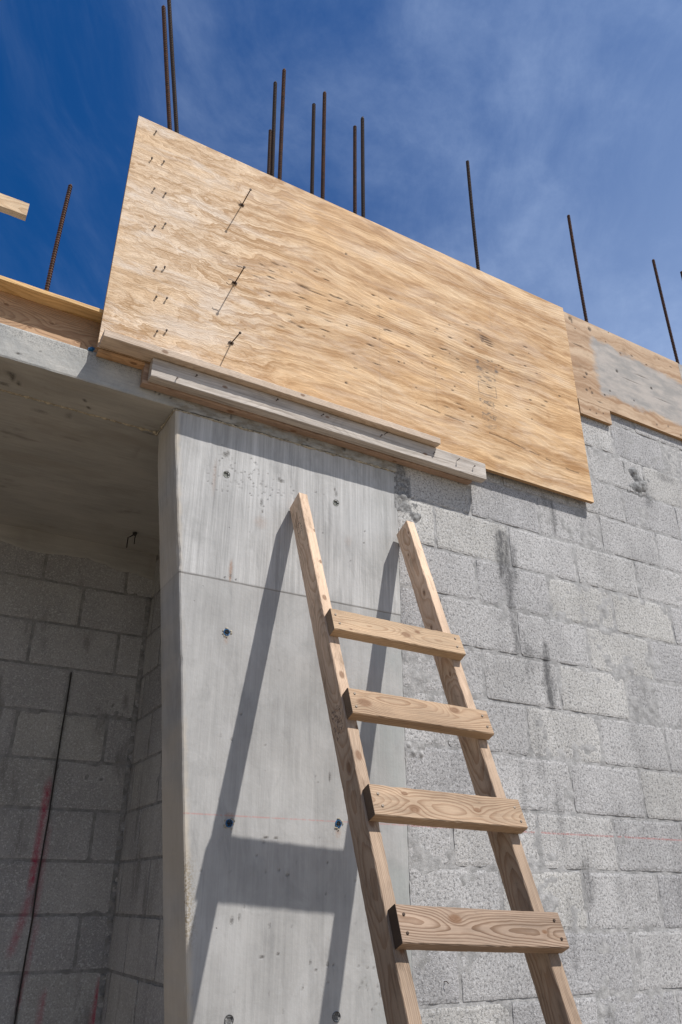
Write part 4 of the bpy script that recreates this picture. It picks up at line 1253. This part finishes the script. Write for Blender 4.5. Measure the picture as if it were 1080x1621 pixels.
# three long tie rods with wedge washers
for k, (x, z, L, tilt) in enumerate(((-0.991, 0.401, .097, .0), (-0.993, -0.049, .100, .02), (-0.987, -0.359, .094, -.16))):
    a = Acc(); t = Vector((0, -1, tilt)).normalized(); p = Vector((x, PYF + .006, z))
    a.tube([p, p + t * (L + .006)], .0024, 8)
    a.lathe(p + t * (L + .004), t, [(.0050, 0), (.0058, .002), (.0058, .0035), (.003, .004)], 10)
    o = put('tie_rod', a.mesh('tie_rod'), MAT['rust'], ply)
    b = Acc()
    b.lathe(p + t * .004, t, [(.006, 0), (.0075, .002), (.005, .005), (.003, .011)], 7)
    b.box((x - .011, PYF - .004, z - .003), (x + .010, PYF + .002, z + .004))
    for q_ in range(3 if k == 1 else 2):
        an = q_ * 1.9 + k * .8 + .4; ln = .012 + .012 * (q_ % 2) + (.008 if k == 1 else 0)
        e = p + t * .008
        b.tube([e, e + Vector((math.cos(an), -.35, math.sin(an))) * ln * .6, e + Vector((math.cos(an), -.12, math.sin(an) * .9)) * ln], .0011, 5)
    put('tie_wire', b.mesh('tie_wire'), MAT['rust'], o)
    if k == 1:
        b = Acc(); e = p + t * (L - .002)
        b.tube([e, e + Vector((-.012, 0, .003)), e + Vector((-.024, 0, .001)), e + Vector((-.030, .002, .004))], .0015, 5)
        put('tie_wire', b.mesh('tie_wire'), MAT['rust'], o)

# ---------------------------------------------------------------- reused grey form panels on the right
ply2 = thing('plywood_form_panel', (1.45, -.02, .067), 'stained old plywood panel with a cement-grey field, right of the golden panel', 'plywood panel')
m2 = [(1.02, .63, .012, .012, .8), (1.03, .62, .006, .02, .8), (1.17, .615, .012, .014, .9), (1.33, .655, .004, .004, .9), (1.34, .38, .008, .010, 1), (1.62, .36, .008, .008, 1), (1.08, .265, .008, .010, .9), (1.06, .235, .012, .004, .8),
      (1.09, .17, .006, .006, .8), (1.06, .15, .008, .008, .8), (1.10, .145, .008, .008, .8), (1.20, .165, .006, .006, .9), (1.25, .21, .006, .006, .9), (1.15, .10, .02, .004, .6), (1.44, .21, .005, .005, .9), (1.40, .53, .006, .006, .8),
      (1.05, .45, .04, .004, .6), (1.5, .55, .01, .005, .8), (1.6, .10, .006, .006, .8), (1.7, .12, .006, .006, .8), (1.55, .42, .05, .003, .6), (1.7, .30, .06, .003, .5), (1.45, .35, .07, .003, .5), (1.62, .53, .008, .004, .9), (1.05, .57, .005, .005, .7),
      (1.85, .60, .01, .004, .7), (1.75, .62, .006, .004, .6), (1.29, .57, .006, .004, .7), (1.8, .09, .006, .006, .8)]
lw = [(1.06, .02, .004, .004, .9), (1.105, .012, .005, .004, .9), (1.16, .03, .004, .004, .9), (1.13, .045, .004, .004, .6)]
EM2 = edge_material(-.0205, .018)


def sub_marks(L_):
    def f(X, Z):
        s = np.zeros_like(X)
        for p in L_:
            i0 = np.searchsorted(X[0], p[0] - p[2] * 1.7); i1 = np.searchsorted(X[0], p[0] + p[2] * 1.7)
            rz = max(p[3], .0032)
            j0 = np.searchsorted(Z[:, 0], p[1] - rz * 1.7); j1 = np.searchsorted(Z[:, 0], p[1] + rz * 1.7)
            if i1 > i0 and j1 > j0:
                s[j0:j1, i0:i1] = np.maximum(s[j0:j1, i0:i1], dots(X[j0:j1, i0:i1], Z[j0:j1, i0:i1], [(p[0], p[1], p[2], rz, p[4])]))
        return s
    return f


zero = lambda X, Z: 0 * X
panel_grid('veneer_face', .965, 1.932, .069, .664, -.0205, .018, MAT['ply_old'], ply2, sub_marks(m2), zero, edge_mat=EM2, bow=.002)
panel_grid('patch_strip', .984, 1.216, -.0225, .0665, -.0215, .018, MAT['ply_old'], ply2, sub_marks(lw), zero, edge_mat=EM2, bow=.001)
ply3 = thing('plywood_form_panel', (2.9, -.02, .067), 'cement-grey plywood form panel at the right edge of the photo, beyond the stained one', 'plywood panel')
panel_grid('veneer_face', 1.935, 4.37, .066, .6625, -.0195, .018, MAT['ply_old'], ply3, sub_marks([(2.0, .4, .006, .006, .9), (2.1, .2, .006, .006, .9), (2.05, .11, .006, .006, .9)]), zero, edge_mat=EM2, res=.008, bow=.002)

# ---------------------------------------------------------------- ledger boards and cleat under the big panel
GL = dict(light=(0.56, 0.46, 0.37), dark=(0.33, 0.245, 0.18), dirt=.5)
X = Vector((1, 0, 0)); Zv = Vector((0, 0, 1)); Yv = Vector((0, 1, 0))


def board_x(name, x0, x1, y0, y1, z0, z1, mat, parent, wide='z', **k):
    """horizontal board along x; its wide face is vertical ('z') or flat ('y')"""
    if wide == 'z':   # local y = up, local z = towards the viewer (-y)
        return lumber(name, x1 - x0, z1 - z0, y1 - y0, frame((x0, y1, z0), X, Zv, -Yv), mat, parent, **k)
    return lumber(name, x1 - x0, y1 - y0, z1 - z0, frame((x0, y0, z0), X, Yv, Zv), mat, parent, **k)


ledger = thing('ledger_board', (-.53, -.062, -.655), 'weathered grey 2x4 ledger fixed over a second board, under the golden panel', 'board')
o = board_x('ledger_board', -1.292, 0.2385, -.0830, -.0415, -.6570, -.5755, wood_mat('weathered_grey_timber', seed=3.3, depth=.09, cy=.05, grey=.72, ring=.006, weather=(0.43, 0.395, 0.36), knots=((.28, .05, .007), (.72, .06, .006), (1.2, .03, .008)), **GL), None, seed=41, warp=.002)
bpy.data.objects.remove(ledger)
tag(o, 'weathered grey ledger board, the front one of the doubled pair under the golden panel', 'board')
ledger = o
o2 = board_x('ledger_board', -1.310, 0.1900, -.0405, -.0075, -.6660, -.5760, wood_mat('reddish_timber', seed=8.3, depth=.07, cy=.03, grey=.12, knots=((.35, .0, .010, .016), (.62, .0, .010, .01), (1.1, .003, .008, .01)), ring=.006, light=(0.36, 0.24, 0.17), dark=(0.20, 0.11, 0.07), dirt=.5), None, seed=42, warp=.0015)
tag(o2, 'reddish brown board sandwiched between the grey ledger board and the concrete', 'board')
nb = Acc()
rng = random.Random(77)
for i, (xx, zz, vis) in enumerate(((-0.80, -.596, 1), (-.60, -.60, 1), (-.32, -.610, 1), (-.30, -.595, 1), (-.05, -.615, 1), (.075, -.612, 1), (.167, -.618, 1), (-1.13, -.602, 1), (-1.2, -.64, 1))):
    a = Acc(); p = Vector((xx, -.0825, zz)); t = Vector((rng.uniform(.1, .5), -1, rng.uniform(.1, .6))).normalized(); L = rng.uniform(.008, .016)
    a.tube([p, p + t * L], .0016, 6); a.lathe(p + t * L, t, [(.0038, 0), (.0038, .0016)], 8)
    M4 = Matrix.Identity(4)
    put('nail', a.mesh('nail'), MAT['rust'], ledger)
cleat_m = wood_mat('bleached_pine', seed=6.1, depth=.06, cy=.02, grey=.38, ring=.006, weather=(.47, .43, .39), light=(0.64, 0.48, 0.34), dark=(0.42, 0.27, 0.17), dirt=.2, knots=((.22, .0, .008, .015), (.78, .0, .007, .02)))
cleat = board_x('cleat_board', -1.4795, -0.030, -.1130, -.0430, -.5735, -.5430, cleat_m, None, wide='y', seed=43, warp=.002)
tag(cleat, 'pale flat board nailed along the lower left edge of the golden panel', 'board')
plate = board_x('sill_plate', -1.478, -1.05, -.0395, -.004, -.5900, -.5765, wood_mat('orange_brown_pine', seed=2.9, depth=.05, cy=.02, light=(0.50, 0.31, 0.17), dark=(0.30, 0.15, 0.07), dirt=.5, knots=((.13, .01, .008),)), None, wide='y', seed=44, warp=.001)
tag(plate, 'short orange-brown board tucked under the left end of the golden panel, above the slab edge', 'board')

# ---------------------------------------------------------------- slab edge form on the left
yel = wood_mat('yellow_pine', seed=4.4, depth=.04, cy=.06, light=(0.66, 0.43, 0.20), dark=(0.44, 0.25, 0.09), dirt=.15, ring=.009)
brn = wood_mat('brown_form_timber', seed=9.4, depth=.05, cy=.07, light=(0.46, 0.29, 0.17), dark=(0.25, 0.13, 0.07), dirt=.45, knots=((4.20, .115, .006), (4.29, .05, .006), (4.36, .095, .005), (4.46, .05, .006)), ring=.004)
cap = board_x('form_cap_board', -6.0, -1.4200, -.018, .110, -.4030, -.3850, yel, None, wide='y', seed=51, warp=.002, seg=80)
tag(cap, 'yellow pine board lying flat on top of the slab edge form, overhanging it', 'board')
edge = board_x('edge_form_board', -6.0, -1.4300, .042, .080, -.5705, -.4035, brn, None, seed=52, warp=.001, seg=80)
tag(edge, 'dark brown edge form board standing on the slab under the yellow cap board', 'board')
a = Acc()
a.tube([(-1.507, .000, -.5655), (-1.496, -.006, -.5635), (-1.488, -.004, -.562)], [.0045, .0075, .005], 7)
a.box((-1.509, -.004, -.572), (-1.490, .012, -.562))
o = put('tape_scrap', a.mesh('tape_scrap'), MAT['blue'])
tag(o, 'small bright blue tape scrap on the slab edge at the corner of the golden panel', 'tape')

# timber brace reaching in from the left, carried by an upright outside the picture
brace_m = wood_mat('clean_pine', seed=7.7, depth=.05, cy=.03, light=(0.66, 0.49, 0.32), dark=(0.45, 0.28, 0.15), dirt=.12)
brace = thing('timber_brace', (-2.32, .62, -.571), 'pale timber offcut rail poking into the sky at the left edge, above the slab', 'timber brace')
lumber('cross_rail', 1.2, .0785, .038, frame((-3.006, .638, .500), X, Zv, -Yv), brace_m, brace, seed=61, warp=.001)
lumber('upright', 1.35, .089, .038, frame((-2.36, .677, -.5705), Zv, X, -Yv), brace_m, brace, seed=62)

# ---------------------------------------------------------------- reinforcing bars
RIBP = .0125
def rebar(x0, y0, z0, x1, y1, z1, label, rad=.0088):
    base = Vector((x0, y0, z0)); tip = Vector((x1, y1, z1))
    d = (tip - base); L = d.length; d.normalize()
    a = Acc(); n = int(L / RIBP); pts = []; rr = []
    e1 = d.cross(Vector((0, 1, 0))).normalized()
    for i in range(n + 1):
        for (o_, r) in ((0, rad * .86), (.0046, rad * .86), (.0058, rad * 1.20), (.0080, rad * 1.20), (.0092, rad * .86)):
            t = i * RIBP + o_
            if t > L - .004: break
            bow = .004 * math.sin(t / L * 3.1)
            pts.append(base + d * t + e1 * bow); rr.append(r)
    pts.append(base + d * L); rr.append(rad * .72)
    a.tube([p - base for p in pts], rr, 10)
    # the two long ribs
    for sgn in (1, -1):
        side = Vector((0, 1, 0)) * sgn * rad * .92
        a.tube([pts[0] - base + side, pts[len(pts) // 2] - base + side, pts[-1] - base + side * .9], .0016, 4)
    o = put('rebar', a.mesh('rebar'), MAT['rebar'], None, Matrix.Translation(base))
    return tag(o, label, 'rebar', 'rusty reinforcing bars rising above the formwork')


SLB = -.572; WT = 3 * U + .001
def bar(zb, xb, y, zq, xt, zt, label, rad=.0088):
    # continue the surveyed line down to where it enters the concrete
    k = (xt - xb) / (zt - zq)
    rebar(xb + k * (zb - zq), y, zb, xt, y, zt, label, rad)


bar(SLB, -1.675, .12, -.263, -1.677, .293, 'lone bar standing on the slab left of the golden panel, behind the yellow board', .0076)
bar(SLB, -1.323, .07, .814, -1.445, 1.633, 'left bar of the leaning pair over the golden panel\'s top left corner')
bar(SLB, -1.274, .15, .924, -1.450, 2.10, 'tallest bar, right one of the leaning pair, cut by the photo\'s top edge')
bar(SLB, -.797, .15, .916, -.805, 1.229, 'shortest bar, left of the middle group of three', .0075)
bar(SLB, -.776, .15, .914, -.794, 1.620, 'middle bar of the group of three above the golden panel')
bar(SLB, -.768, .07, .814, -.780, 1.634, 'right, tallest bar of the group of three above the golden panel')
bar(SLB, -.551, .15, .917, -.558, 1.601, 'shorter left bar of the upright pair just right of the group of three')
bar(SLB, -.530, .07, .810, -.534, 1.621, 'taller right bar of the upright pair just right of the group of three')
bar(SLB, -.295, .15, .912, -.295, 1.592, 'left bar of the pair nearest the middle of the panel\'s top edge')
bar(SLB, -.293, .07, .815, -.293, 1.575, 'right bar of the pair nearest the middle of the panel\'s top edge')
bar(WT, .480, .10, .837, .477, 1.722, 'single bar above the right half of the golden panel')
bar(WT, 1.309, .10, .824, 1.311, 1.712, 'single bar above the stained old panel, just right of the golden panel')
bar(WT, 2.125, .10, .824, 2.118, 1.715, 'single bar above the grey panel near the right edge of the photo')
bar(WT, 2.420, .10, 1.480, 2.423, 1.748, 'bar at the very right edge of the photo, only its tip showing')
